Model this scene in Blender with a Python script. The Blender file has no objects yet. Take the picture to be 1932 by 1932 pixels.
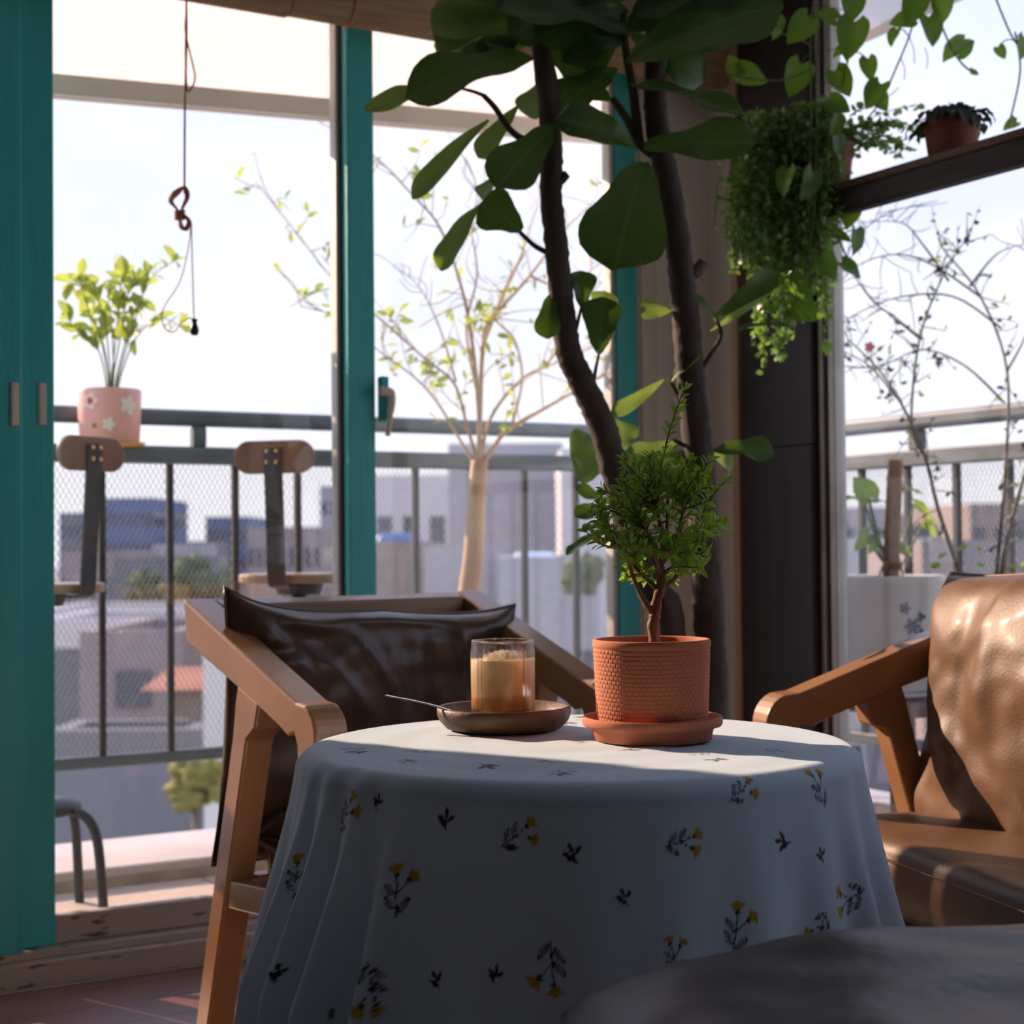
import bpy, math, random
import numpy as np
from mathutils import Vector, Matrix, noise

sc = bpy.context.scene
col = sc.collection
V = Vector
RND = random.Random(7)

# ------------------------------------------------------------------ camera
H = 0.86                                   # eye height above the room floor
FPX, SZ = 3000.0, 1932.0
PITCH, ROLL = math.atan(64 / FPX), 0.009
cF = V((0, math.cos(PITCH), math.sin(PITCH)))
cR0, cU0 = V((1, 0, 0)), V((0, -math.sin(PITCH), math.cos(PITCH)))
cR = cR0 * math.cos(ROLL) - cU0 * math.sin(ROLL)
cU = cR0 * math.sin(ROLL) + cU0 * math.cos(ROLL)
CAM = V((0, 0, H))
cam = bpy.data.cameras.new('camera')
camo = bpy.data.objects.new('camera', cam)
col.objects.link(camo)
M = Matrix((cR, cU, -cF)).transposed().to_4x4()
M.translation = CAM
camo.matrix_world = M
cam.sensor_width = 56.0
cam.lens = 56.0 * FPX / SZ
cam.clip_start, cam.clip_end = 0.02, 5000
cam.dof.use_dof = True
cam.dof.focus_distance = 1.86
cam.dof.aperture_fstop = 10.5
sc.camera = camo

# ------------------------------------------------------------------ sky, sun, exposure
SUN_AZ, SUN_EL = math.radians(35), math.radians(24)     # light travels to +x, slightly to -y
SUN_TO = V((-math.cos(SUN_AZ) * math.cos(SUN_EL), math.sin(SUN_AZ) * math.cos(SUN_EL), math.sin(SUN_EL)))
sun = bpy.data.lights.new('sun', 'SUN')
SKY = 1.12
sun.energy = 6.4
sun.color = (1.0, 0.70, 0.51)
sun.angle = math.radians(0.6)
suno = bpy.data.objects.new('sun', sun)
col.objects.link(suno)
suno.rotation_euler = SUN_TO.to_track_quat('Z', 'Y').to_euler()
suno.location = SUN_TO * 30

w = bpy.data.worlds.new('sky')
sc.world = w
w.use_nodes = True
nt = w.node_tree
nt.nodes.clear()
N = lambda t: nt.nodes.new(t)
tc = N('ShaderNodeTexCoord')
mp = N('ShaderNodeMapping'); mp.inputs['Scale'].default_value = (1.0, 1.0, 2.6)
nz = N('ShaderNodeTexNoise'); nz.inputs['Scale'].default_value = 2.6; nz.inputs['Detail'].default_value = 5; nz.inputs['Roughness'].default_value = .55
cr = N('ShaderNodeValToRGB')                 # clouds
cr.color_ramp.elements[0].position = .42; cr.color_ramp.elements[0].color = (0, 0, 0, 1)
cr.color_ramp.elements[1].position = .62; cr.color_ramp.elements[1].color = (1, 1, 1, 1)
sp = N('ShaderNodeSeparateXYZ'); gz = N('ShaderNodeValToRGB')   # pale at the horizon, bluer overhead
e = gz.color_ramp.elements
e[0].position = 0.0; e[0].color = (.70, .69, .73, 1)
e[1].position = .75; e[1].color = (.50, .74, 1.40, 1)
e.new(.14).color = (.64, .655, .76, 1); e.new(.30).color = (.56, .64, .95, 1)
cmx = N('ShaderNodeMix'); cmx.data_type = 'RGBA'; cmx.inputs['B'].default_value = (.76, .75, .79, 1)
cf = N('ShaderNodeMath'); cf.operation = 'MULTIPLY'; cf.inputs[1].default_value = .7
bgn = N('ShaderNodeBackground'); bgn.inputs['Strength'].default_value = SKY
ou = N('ShaderNodeOutputWorld')
nt.links.new(tc.outputs['Generated'], mp.inputs[0]); nt.links.new(mp.outputs[0], nz.inputs['Vector'])
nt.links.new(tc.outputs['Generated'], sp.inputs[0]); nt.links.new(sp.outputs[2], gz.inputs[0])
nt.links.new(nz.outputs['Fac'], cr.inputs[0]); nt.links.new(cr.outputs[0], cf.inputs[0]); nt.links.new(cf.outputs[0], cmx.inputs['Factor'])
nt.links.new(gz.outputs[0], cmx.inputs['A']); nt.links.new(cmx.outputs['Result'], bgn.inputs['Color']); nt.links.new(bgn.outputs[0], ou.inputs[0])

vs = sc.view_settings
vs.view_transform = 'Standard'; vs.look = 'None'; vs.gamma = 1.0; vs.use_curve_mapping = False
vs.exposure = 0.5
sc.cycles.max_bounces = 7
sc.cycles.diffuse_bounces = 3
sc.cycles.glossy_bounces = 3
sc.cycles.transmission_bounces = 6
sc.cycles.transparent_max_bounces = 12
sc.cycles.use_adaptive_sampling = True
sc.cycles.adaptive_threshold = .10
sc.cycles.use_light_tree = False

# ------------------------------------------------------------------ pixel rays -> places in the room
def ray(px, py):
    return (cF * FPX + cR * (px - 966) - cU * (py - 966)).normalized()
def P(px, py, Y):                    # the point on that line of sight at depth Y
    d = ray(px, py); return CAM + d * (Y / d.y)
def onz(px, py, z):
    d = ray(px, py); return CAM + d * ((z - H) / d.z)
def proj(p):
    d = V(p) - CAM; k = d.dot(cF)
    return 966 + FPX * d.dot(cR) / k, 966 - FPX * d.dot(cU) / k

# room axes: a runs along the left window wall (towards the corner), b along the right one (towards the viewer)
UA, UB, UZ = V((math.cos(math.radians(30)), .5, 0)), V((.5, -math.cos(math.radians(30)), 0)), V((0, 0, 1))
C0 = V((.504, 3.988, 0))
def W(a, b, z): return C0 + UA * a + UB * b + UZ * z
def onA(px, py, b=0.0):              # on the plane parallel to the left window wall
    d = ray(px, py); q = C0 + UB * b
    return CAM + d * ((q - CAM).dot(UB) / d.dot(UB))
def onB(px, py, a=0.0):
    d = ray(px, py); q = C0 + UA * a
    return CAM + d * ((q - CAM).dot(UA) / d.dot(UA))
def aof(px, b=0.0, py=1030): return (onA(px, py, b) - C0).dot(UA)
def bof(px, a=0.0, py=1030): return (onB(px, py, a) - C0).dot(UB)

# ------------------------------------------------------------------ mesh helpers
class MB:
    def __init__(s): s.v, s.f, s.uv = [], [], None
    def obox(s, o, ax, ay, az):
        i = len(s.v)
        o, ax, ay, az = V(o), V(ax), V(ay), V(az)
        if ax.cross(ay).dot(az) < 0: ax, ay = ay, ax
        s.v += [o, o + ax, o + ax + ay, o + ay, o + az, o + ax + az, o + ax + ay + az, o + ay + az]
        s.f += [tuple(i + k for k in q) for q in ((0, 3, 2, 1), (4, 5, 6, 7), (0, 1, 5, 4), (1, 2, 6, 5), (2, 3, 7, 6), (3, 0, 4, 7))]
        return s
    def wbox(s, a0, a1, b0, b1, z0, z1):
        return s.obox(W(a0, b0, z0), UA * (a1 - a0), UB * (b1 - b0), UZ * (z1 - z0))
    def tube(s, pts, r, n=8, closed=False, cap=True):
        pts = [V(p) for p in pts]; m = len(pts)
        rs = [r] * m if isinstance(r, (int, float)) else list(r)
        i0 = len(s.v); prev = None
        for k, p in enumerate(pts):
            if closed: t = pts[(k + 1) % m] - pts[k - 1]
            else: t = pts[min(k + 1, m - 1)] - pts[max(k - 1, 0)]
            t = t.normalized() if t.length > 1e-9 else V((0, 0, 1))
            if prev is None:
                up = V((0, 0, 1)) if abs(t.z) < .9 else V((1, 0, 0))
                x = t.cross(up).normalized()
            else:
                x = prev - t * prev.dot(t)
                x = x.normalized() if x.length > 1e-6 else t.orthogonal().normalized()
            prev = x; y = t.cross(x)
            for q in range(n):
                a = 2 * math.pi * q / n
                s.v.append(p + (x * math.cos(a) + y * math.sin(a)) * rs[k])
        for k in range(m if closed else m - 1):
            for q in range(n):
                A = i0 + k * n + q; B = i0 + k * n + (q + 1) % n
                k2 = (k + 1) % m
                s.f.append((A, B, i0 + k2 * n + (q + 1) % n, i0 + k2 * n + q))
        if cap and not closed:
            s.f.append(tuple(i0 + q for q in reversed(range(n))))
            s.f.append(tuple(i0 + (m - 1) * n + q for q in range(n)))
        return s
    def lathe(s, prof, c, n=32, a0=0.0, rfun=None):
        c = V(c); i0 = len(s.v); m = len(prof)
        for k, (r, z) in enumerate(prof):
            for q in range(n):
                a = a0 + 2 * math.pi * q / n
                rr = r if rfun is None else rfun(r, z, a, k)
                s.v.append(c + V((rr * math.cos(a), rr * math.sin(a), z)))
        for k in range(m - 1):
            for q in range(n):
                s.f.append((i0 + k * n + q, i0 + k * n + (q + 1) % n, i0 + (k + 1) * n + (q + 1) % n, i0 + (k + 1) * n + q))
        if prof[0][0] > 1e-6: s.f.append(tuple(i0 + q for q in reversed(range(n))))
        if prof[-1][0] > 1e-6: s.f.append(tuple(i0 + (m - 1) * n + q for q in range(n)))
        return s
    def prism(s, poly, ext):
        poly = [V(p) for p in poly]; ext = V(ext); i = len(s.v); n = len(poly)
        nrm = V((0, 0, 0))
        for k in range(n): nrm += (poly[k] - poly[0]).cross(poly[(k + 1) % n] - poly[0])
        if nrm.dot(ext) > 0: poly = poly[::-1]
        s.v += poly + [p + ext for p in poly]
        s.f.append(tuple(range(i, i + n))); s.f.append(tuple(range(i + 2 * n - 1, i + n - 1, -1)))
        for k in range(n):
            k2 = (k + 1) % n
            s.f.append((i + k2, i + k, i + n + k, i + n + k2))
        return s
    def grid(s, fn, nu, nv, wrapu=False):
        i0 = len(s.v)
        for j in range(nv):
            for i in range(nu): s.v.append(V(fn(i / (nu if wrapu else nu - 1), j / (nv - 1))))
        for j in range(nv - 1):
            for i in range(nu if wrapu else nu - 1):
                i2 = (i + 1) % nu
                s.f.append((i0 + j * nu + i, i0 + j * nu + i2, i0 + (j + 1) * nu + i2, i0 + (j + 1) * nu + i))
        return s
    def sphere(s, c, rx, ry, rz, nu=12, nv=8, jit=0, seed=0):
        c = V(c)
        def fn(u, v):
            a, b = 2 * math.pi * u, math.pi * (v - .5)
            d = V((math.cos(a) * math.cos(b), math.sin(a) * math.cos(b), math.sin(b)))
            k = 1 + jit * noise.noise(d * 2.3 + V((seed, 0, 0)))
            return c + V((d.x * rx, d.y * ry, d.z * rz)) * k
        return s.grid(fn, nu, nv, True)

ORG = {}
def mesh_of(mb, name, mat, smooth, org):
    me = bpy.data.meshes.new(name)
    me.from_pydata([tuple(V(p) - org) for p in mb.v], [], mb.f)
    if mb.uv is not None:
        uvl = me.uv_layers.new(name='UVMap')
        li = np.empty(len(me.loops), dtype=np.int32); me.loops.foreach_get('vertex_index', li)
        uvl.data.foreach_set('uv', np.asarray(mb.uv, dtype=np.float32)[li].ravel())
    if mat: me.materials.append(mat)
    if smooth: me.polygons.foreach_set('use_smooth', [True] * len(me.polygons))
    me.update()
    return me
def thing(name, loc, label=None, cat=None, group=None, kind=None):
    o = bpy.data.objects.new(name, None); col.objects.link(o)
    o.location = V(loc); o.empty_display_size = .05
    ORG[o.name] = V(loc)
    return tag(o, label, cat, group, kind)
def tag(o, label=None, cat=None, group=None, kind=None):
    if label: o['label'] = label
    if cat: o['category'] = cat
    if group: o['group'] = group
    if kind: o['kind'] = kind
    return o
def obj(name, mb, mat, parent=None, smooth=False, bevel=0, seg=2, auto=None, loc=None):
    if parent is not None: org = ORG[parent.name]
    elif loc is not None: org = V(loc)
    else:
        lo = V([min(p[k] for p in mb.v) for k in range(3)]); hi = V([max(p[k] for p in mb.v) for k in range(3)])
        org = V(((lo.x + hi.x) / 2, (lo.y + hi.y) / 2, lo.z))
    me = mesh_of(mb, name, mat, smooth, org)
    o = bpy.data.objects.new(name, me); col.objects.link(o)
    if parent is not None: o.parent = parent
    else: o.location = org
    ORG[o.name] = org
    if bevel:
        m = o.modifiers.new('bevel', 'BEVEL'); m.width = bevel; m.segments = seg; m.limit_method = 'ANGLE'; m.angle_limit = math.radians(35)
        m.harden_normals = False
    if auto is not None:
        me.polygons.foreach_set('use_smooth', [True] * len(me.polygons))
        try: me.set_sharp_from_angle(angle=math.radians(auto))
        except Exception: pass
    return o
def inst(name, me, parent, Mw):       # one more copy of a shared mesh, as a part
    o = bpy.data.objects.new(name, me); col.objects.link(o)
    o.parent = parent
    o.matrix_local = Matrix.Translation(-ORG[parent.name]) @ Mw
    return o
def frame(o, x, n):                   # matrix with local x along x, local z close to n
    x = V(x); L = x.length; x = x.normalized(); n = V(n); n = n - x * n.dot(x)
    n = n.normalized() if n.length > 1e-5 else x.orthogonal().normalized()
    y = n.cross(x)
    m = Matrix((x, y, n)).transposed().to_4x4(); m.translation = V(o)
    return m, L
def lerp(a, b, t): return a + (b - a) * t
def spline(pts, k=6):                 # Catmull-Rom through points
    pts = [V(p) for p in pts]; out = []
    for i in range(len(pts) - 1):
        p0, p1, p2, p3 = pts[max(i - 1, 0)], pts[i], pts[i + 1], pts[min(i + 2, len(pts) - 1)]
        for j in range(k):
            t = j / k
            out.append(.5 * ((2 * p1) + (p2 - p0) * t + (2 * p0 - 5 * p1 + 4 * p2 - p3) * t * t + (3 * p1 - p0 - 3 * p2 + p3) * t ** 3))
    out.append(pts[-1]); return out

# ------------------------------------------------------------------ materials
def mat(name, c1, c2=None, rough=.5, scale=12, detail=4, stretch=(1, 1, 1), bump=0, bscale=None, metallic=0, spec=.5, coat=0, trl=0, trlc=None, lo=.35, hi=.65, sheen=0, fine=0):
    m = bpy.data.materials.new(name); m.use_nodes = True
    nt = m.node_tree; b = nt.nodes['Principled BSDF']; out = nt.nodes['Material Output']
    b.inputs['Roughness'].default_value = rough; b.inputs['Metallic'].default_value = metallic
    b.inputs['Specular IOR Level'].default_value = spec
    b.inputs['Coat Weight'].default_value = coat; b.inputs['Coat Roughness'].default_value = .12
    if sheen: b.inputs['Sheen Weight'].default_value = sheen
    b.inputs['Base Color'].default_value = (*c1, 1)
    src = None
    if c2 is not None or bump:
        tc = nt.nodes.new('ShaderNodeTexCoord'); mp = nt.nodes.new('ShaderNodeMapping')
        mp.inputs['Scale'].default_value = stretch
        nt.links.new(tc.outputs['Object'], mp.inputs[0])
    if c2 is not None:
        nz = nt.nodes.new('ShaderNodeTexNoise'); nz.inputs['Scale'].default_value = scale; nz.inputs['Detail'].default_value = detail
        nt.links.new(mp.outputs[0], nz.inputs['Vector'])
        cr = nt.nodes.new('ShaderNodeValToRGB')
        cr.color_ramp.elements[0].position = lo; cr.color_ramp.elements[1].position = hi
        cr.color_ramp.elements[0].color = (*c1, 1); cr.color_ramp.elements[1].color = (*c2, 1)
        nt.links.new(nz.outputs['Fac'], cr.inputs[0]); nt.links.new(cr.outputs[0], b.inputs['Base Color'])
        src = cr.outputs[0]
    if bump:
        n2 = nt.nodes.new('ShaderNodeTexNoise'); n2.inputs['Scale'].default_value = bscale or scale * 6; n2.inputs['Detail'].default_value = 3
        nt.links.new(mp.outputs[0], n2.inputs['Vector'])
        bp = nt.nodes.new('ShaderNodeBump'); bp.inputs['Strength'].default_value = bump; bp.inputs['Distance'].default_value = .004
        nt.links.new(n2.outputs['Fac'], bp.inputs['Height']); nt.links.new(bp.outputs[0], b.inputs['Normal'])
    if trl:
        t = nt.nodes.new('ShaderNodeBsdfTranslucent'); mx = nt.nodes.new('ShaderNodeMixShader')
        t.inputs['Color'].default_value = (*(trlc or c1), 1); mx.inputs[0].default_value = trl
        nt.links.new(b.outputs[0], mx.inputs[1]); nt.links.new(t.outputs[0], mx.inputs[2]); nt.links.new(mx.outputs[0], out.inputs['Surface'])
    return m

def leafmat(name, c1, c2, vein, trlc, trl=.3, rough=.35, nveins=7, scale=9, coat=0):
    m = mat(name, c1, c2, rough=rough, scale=scale, trl=trl, trlc=trlc, coat=coat)
    nt = m.node_tree; b = nt.nodes['Principled BSDF']
    uv = nt.nodes.new('ShaderNodeUVMap'); sx = nt.nodes.new('ShaderNodeSeparateXYZ')
    nt.links.new(uv.outputs[0], sx.inputs[0])
    def mth(op, a, b_=None, c=None):
        n = nt.nodes.new('ShaderNodeMath'); n.operation = op
        for k, x in enumerate((a, b_, c)):
            if x is None: continue
            if isinstance(x, (int, float)): n.inputs[k].default_value = x
            else: nt.links.new(x, n.inputs[k])
        return n.outputs[0]
    av = mth('ABSOLUTE', sx.outputs[1])
    mid = mth('LESS_THAN', av, .045)
    q = mth('FRACT', mth('MULTIPLY', mth('SUBTRACT', sx.outputs[0], mth('MULTIPLY', av, .22)), float(nveins)))
    side = mth('LESS_THAN', mth('ABSOLUTE', mth('SUBTRACT', q, .5)), .045)
    fac = mth('MULTIPLY', mth('MAXIMUM', mid, mth('MULTIPLY', side, .55)), .75)
    mx = nt.nodes.new('ShaderNodeMix'); mx.data_type = 'RGBA'
    src = b.inputs['Base Color'].links[0].from_socket
    nt.links.new(fac, mx.inputs['Factor']); nt.links.new(src, mx.inputs['A']); mx.inputs['B'].default_value = (*vein, 1)
    nt.links.new(mx.outputs['Result'], b.inputs['Base Color'])
    bp = nt.nodes.new('ShaderNodeBump'); bp.inputs['Strength'].default_value = .5; bp.inputs['Distance'].default_value = .002
    nt.links.new(mth('SUBTRACT', 1.0, fac), bp.inputs['Height']); nt.links.new(bp.outputs[0], b.inputs['Normal'])
    return m

def thinglass(name, tint=(1, 1, 1), dust=.002, k=1.0):
    m = bpy.data.materials.new(name); m.use_nodes = True; nt = m.node_tree; nt.nodes.clear()
    out = nt.nodes.new('ShaderNodeOutputMaterial'); tr = nt.nodes.new('ShaderNodeBsdfTransparent'); gl = nt.nodes.new('ShaderNodeBsdfGlossy')
    tr.inputs[0].default_value = (*tint, 1); gl.inputs['Roughness'].default_value = .01
    fr = nt.nodes.new('ShaderNodeLayerWeight'); fr.inputs['Blend'].default_value = .5
    pw_ = nt.nodes.new('ShaderNodeMath'); pw_.operation = 'POWER'; pw_.inputs[1].default_value = 5.0
    nt.links.new(fr.outputs['Facing'], pw_.inputs[0])
    mm = nt.nodes.new('ShaderNodeMath'); mm.operation = 'MULTIPLY_ADD'; mm.inputs[1].default_value = .92 * k; mm.inputs[2].default_value = .035
    nt.links.new(pw_.outputs[0], mm.inputs[0])
    m1 = nt.nodes.new('ShaderNodeMixShader'); nt.links.new(mm.outputs[0], m1.inputs[0]); nt.links.new(tr.outputs[0], m1.inputs[1]); nt.links.new(gl.outputs[0], m1.inputs[2])
    # a film of dust
    df = nt.nodes.new('ShaderNodeBsdfTranslucent'); df.inputs[0].default_value = (.9, .9, .9, 1)
    mx = nt.nodes.new('ShaderNodeMixShader'); mx.inputs[0].default_value = dust; nt.links.new(m1.outputs[0], mx.inputs[1]); nt.links.new(df.outputs[0], mx.inputs[2])
    nt.links.new(mx.outputs[0], out.inputs[0])
    return m

MT = dict(
    teal=mat('teal paint', (.04, .46, .46), (.055, .52, .51), rough=.38, scale=3, stretch=(6, 6, .6), bump=.25, bscale=30),
    cream=mat('cream paint', (.66, .60, .50), (.72, .66, .56), rough=.55, scale=5, bump=.15, bscale=40),
    chipped=mat('chipped cream paint', (.12, .09, .07), (.47, .40, .31), rough=.6, scale=14, detail=8, lo=.33, hi=.38, stretch=(1, 1, 4), bump=.3, bscale=60),
    wall=mat('painted wall', (.84, .82, .79), (.88, .86, .83), rough=.8, scale=2),
    ceil=mat('ceiling paint', (.82, .81, .79), (.86, .85, .83), rough=.9, scale=2),
    darkwood=mat('dark stained wood', (.011, .007, .005), (.024, .014, .009), rough=.55, scale=3, stretch=(8, 8, .5), bump=.15, bscale=20),
    paleoak=mat('pale wood strip', (.38, .24, .14), (.50, .34, .20), rough=.5, scale=4, stretch=(8, 8, .6)),
    alu=mat('weathered aluminium', (.42, .40, .36), (.52, .50, .45), rough=.45, scale=8, metallic=.3),
    gasket=mat('black rubber gasket', (.012, .012, .012), (.02, .02, .02), rough=.7, scale=20),
    glass=thinglass('window glass'),
    floor=mat('red brown laminate', (.22, .095, .068), (.32, .15, .105), rough=.42, scale=3, stretch=(1, 1, 1), detail=8, bump=.08, bscale=80),
    tile=mat('beige outdoor tile', (.50, .40, .32), (.60, .49, .40), rough=.75, scale=6),
    concrete=mat('pale painted concrete', (.50, .45, .43), (.57, .52, .49), rough=.85, scale=4, bump=.2, bscale=60),
    dirty=mat('stained concrete', (.28, .24, .19), (.42, .36, .29), rough=.9, scale=10),
    iron=mat('black painted steel', (.018, .022, .028), (.035, .04, .045), rough=.45, scale=15, spec=.5),
    ironweb=mat('dull galvanised wire', (.30, .29, .28), (.42, .40, .38), rough=.5, scale=30, metallic=.4),
    railgrey=mat('dark grey painted rail', (.07, .10, .12), (.10, .135, .155), rough=.5, scale=10, bump=.1),
    blind=mat('bamboo blind', (.36, .24, .13), (.50, .36, .21), rough=.7, scale=8, stretch=(1, 1, 14), bump=.4, bscale=40, trl=.15, trlc=(.7, .45, .2)),
    jute=mat('jute cord', (.42, .20, .12), (.58, .32, .20), rough=.9, scale=60),
    black=mat('black plastic', (.012, .012, .014), (.02, .02, .022), rough=.4, scale=20),
    awning=mat('white translucent awning sheet', (.86, .85, .83), (.9, .89, .87), rough=.8, scale=3, trl=.6, trlc=(.95, .94, .93)),
    beam=mat('beige awning beam', (.74, .64, .56), (.80, .70, .62), rough=.7, scale=6),
    plank=mat('weathered grey shelf wood', (.045, .043, .045), (.085, .078, .075), rough=.7, scale=4, stretch=(1, 1, 9), bump=.3, bscale=30),
    planktop=mat('brown shelf board', (.13, .075, .05), (.20, .12, .08), rough=.6, scale=6),
    terra=mat('terracotta', (.50, .155, .075), (.58, .20, .10), rough=.8, scale=14, bump=.06, bscale=300),
    terrad=mat('dark terracotta plastic', (.22, .06, .035), (.28, .085, .05), rough=.7, scale=10),
    soil=mat('dry soil', (.05, .03, .02), (.10, .065, .045), rough=.95, scale=60, bump=.8, bscale=200),
    bark=mat('ficus bark', (.026, .020, .015), (.075, .058, .043), rough=.85, scale=18, stretch=(1, 1, .35), bump=.9, bscale=60),
    palebark=mat('pale tan bark', (.46, .32, .20), (.58, .43, .29), rough=.8, scale=10),
    twig=mat('grey brown twig', (.12, .085, .06), (.20, .15, .11), rough=.8, scale=20),
    greenstem=mat('green vine stem', (.10, .13, .05), (.16, .19, .08), rough=.6, scale=20),
    bonsaibark=mat('brown bonsai bark', (.16, .085, .05), (.26, .15, .09), rough=.8, scale=40, bump=.6, bscale=120),
    wood=mat('varnished walnut wood', (.25, .125, .055), (.34, .175, .078), rough=.36, scale=5, stretch=(1, 1, 1), detail=8, coat=.35, bump=.03, bscale=60),
    leather=mat('shaded brown leather', (.045, .024, .014), (.065, .034, .018), rough=.40, scale=5, bump=.12, bscale=180, coat=.12),  # armchair copy of the one leather, its shade put into the colour
    tan=mat('sunlit brown leather', (.105, .050, .018), (.145, .070, .024), rough=.52, scale=5, bump=.12, bscale=180, coat=.05),  # sofa copy of the same leather, the sunlit tone put into the colour
    darkleather=mat('almost black leather', (.030, .026, .027), (.045, .040, .040), rough=.46, scale=5, bump=.25, bscale=60, spec=.5),
    thread=mat('light stitching thread', (.45, .30, .14), rough=.8),
    plate=mat('burnt oak plate', (.05, .024, .012), (.16, .08, .035), rough=.55, scale=7, stretch=(1, 6, 6), detail=8, bump=.2, bscale=40),
    steel=mat('spoon steel', (.62, .58, .55), rough=.22, metallic=1),
    brass=mat('brass bolt', (.75, .52, .22), rough=.35, metallic=.8),
    stoolwood=mat('stool plywood', (.16, .075, .042), (.24, .12, .07), rough=.4, scale=6, stretch=(3, 3, 1), coat=.2),
    stoolpale=mat('pale stool wood', (.34, .19, .11), (.46, .28, .17), rough=.4, scale=6, coat=.3),
    pink=mat('pink glazed pot', (.82, .42, .38), (.86, .47, .43), rough=.45, scale=6),
    pinkflower=mat('white painted flower', (.85, .78, .66), (.9, .84, .72), rough=.5, scale=20),
    yellow=mat('mustard saucer', (.62, .34, .07), (.70, .40, .10), rough=.5, scale=8),
    whitepot=mat('white glazed pot', (.60, .58, .53), (.68, .66, .60), rough=.4, scale=5),
    bluepaint=mat('blue painted flower', (.06, .10, .17), (.10, .15, .22), rough=.5, scale=30),
    coir=mat('coir moss pole', (.24, .12, .06), (.36, .19, .10), rough=.95, scale=30, bump=.8, bscale=90),
    ficus=leafmat('ficus leaf', (.009, .040, .014), (.016, .062, .018), (.05, .12, .035), (.16, .30, .03), trl=.22, rough=.30, nveins=6, scale=14),
    ficusl=leafmat('ficus leaf underside', (.085, .165, .055), (.11, .20, .07), (.15, .24, .10), (.26, .40, .07), trl=.35, rough=.5, nveins=6, scale=14),
    pothos=leafmat('pothos leaf', (.03, .11, .025), (.05, .15, .035), (.09, .2, .05), (.35, .60, .05), trl=.40, rough=.35, nveins=5, scale=20),
    small=mat('small hanging leaf', (.055, .15, .04), (.30, .45, .18), rough=.28, scale=70, trl=.35, trlc=(.35, .6, .09)),  # noise speckle paints pale highlights into the leaf colour
    bonsai=mat('glossy myrtle leaf', (.03, .12, .02), (.07, .19, .03), rough=.3, scale=60, trl=.42, trlc=(.40, .62, .05)),
    treeleaf=mat('young yellow green leaf', (.20, .26, .05), (.30, .36, .08), rough=.5, scale=30, trl=.5, trlc=(.5, .6, .1)),
    dusty=mat('dull grey green leaf', (.035, .05, .038), (.06, .08, .06), rough=.6, scale=25, trl=.15, trlc=(.1, .15, .06)),
    arum=leafmat('arrowhead leaf', (.09, .22, .03), (.13, .28, .05), (.35, .42, .18), (.4, .55, .08), trl=.45, rough=.4, nveins=5, scale=20),
    pinkpetal=mat('pink petal', (.7, .10, .18), (.8, .16, .25), rough=.6, scale=30, trl=.4, trlc=(.9, .2, .3)),
)
def shade(m, fac, name):              # a paler or darker sort of the same paint
    m = m.copy(); m.name = name
    for n in m.node_tree.nodes:
        if n.type == 'VALTORGB':
            for e in n.color_ramp.elements: e.color = (*[min(1, c * fac) for c in e.color[:3]], 1)
    return m

# ------------------------------------------------------------------ the room shell
def struct(name, mb, m, label, parent=None, **k):
    o = obj(name, mb, m, parent, **k)
    if parent is None: tag(o, label, None, None, 'structure')
    return o
A_L, B_N = -5.2, 5.2                   # how far the room runs to the left and towards the viewer
Z_C = 2.55
zs = .125                              # glass starts here
aJ0, aJ1 = aof(0), aof(112)            # teal meeting stiles at the left
aM0, aM1 = aof(661), aof(712)          # teal mullion
aE0, aE1 = aof(1167), aof(1208)        # teal end jamb
aWin = -2.44                           # left end of the row of sashes, outside the picture
bP0 = bof(1405); bD0, bD1 = bof(1416), bof(1549); bF1 = bof(1577)
bWin = 3.2

fl = struct('floor', MB().obox(W(A_L, B_N, -.06), UA * (-A_L), UB * -B_N, UZ * .055), MT['gasket'], 'red brown laminate floor of the sunroom')
pw = .125
nb = int(B_N / pw)
for i in range(nb + 1):                # boards laid along the window wall
    b0 = B_N - pw * (i + 1); b1 = B_N - pw * i
    b0 = max(b0, 0.02)
    if b1 - b0 < .02: continue
    off = RND.random() * .9
    a = A_L
    cuts = [A_L] + [x for x in np.arange(A_L + .3 + off, -.2, 1.3)] + [0]
    for q in range(len(cuts) - 1):
        if W(cuts[q + 1], b0, 0).y < -.3 or W(cuts[q], b0, 0).x > 3: continue
        obj('plank', MB().wbox(cuts[q] + .0008, cuts[q + 1] - .0008, b0 + .0008, b1 - .0008, -.006, 0), MT['floor'], fl)
struct('ceiling', MB().obox(W(A_L, B_N, Z_C), UA * (-A_L + .6), UB * (-B_N - .1), UZ * .1), MT['ceil'], 'cream ceiling of the sunroom')
# left window wall: solid to the left, a strip of wall over and under the sashes, the corner pier
wl = MB().wbox(A_L, aWin, -.14, 0, -.05, Z_C).wbox(aWin, aE1, -.14, 0, 2.22, Z_C)
wl.wbox(aWin, aE1, -.14, -.02, -.05, .02)
struct('wall_left', wl, MT['wall'], 'cream wall around the green framed windows')
pier = MB().wbox(aE1, .16, -.14, 0, -.05, Z_C).wbox(0, .16, 0, bP0, -.05, Z_C)
wr = struct('wall_right', pier, MT['wall'], 'cream corner wall behind the fig tree trunks')
obj('corner_moulding', MB().wbox(aE1 + .004, aE1 + .05, 0, .012, 0, Z_C), MT['cream'], wr, bevel=.003)
w2 = MB().wbox(0, .16, bP0, bWin, 2.48, Z_C).wbox(0, .16, bF1, bWin, -.05, .06).wbox(0, .16, bWin, B_N, -.05, Z_C).wbox(.031, .05, bP0, bD1 - .06, -.05, Z_C)
obj('window_surround', w2, MT['wall'], wr)
struct('wall_back', MB().wbox(A_L, .16, B_N, B_N + .1, -.05, Z_C), MT['wall'], 'cream wall at the back of the room')
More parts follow.
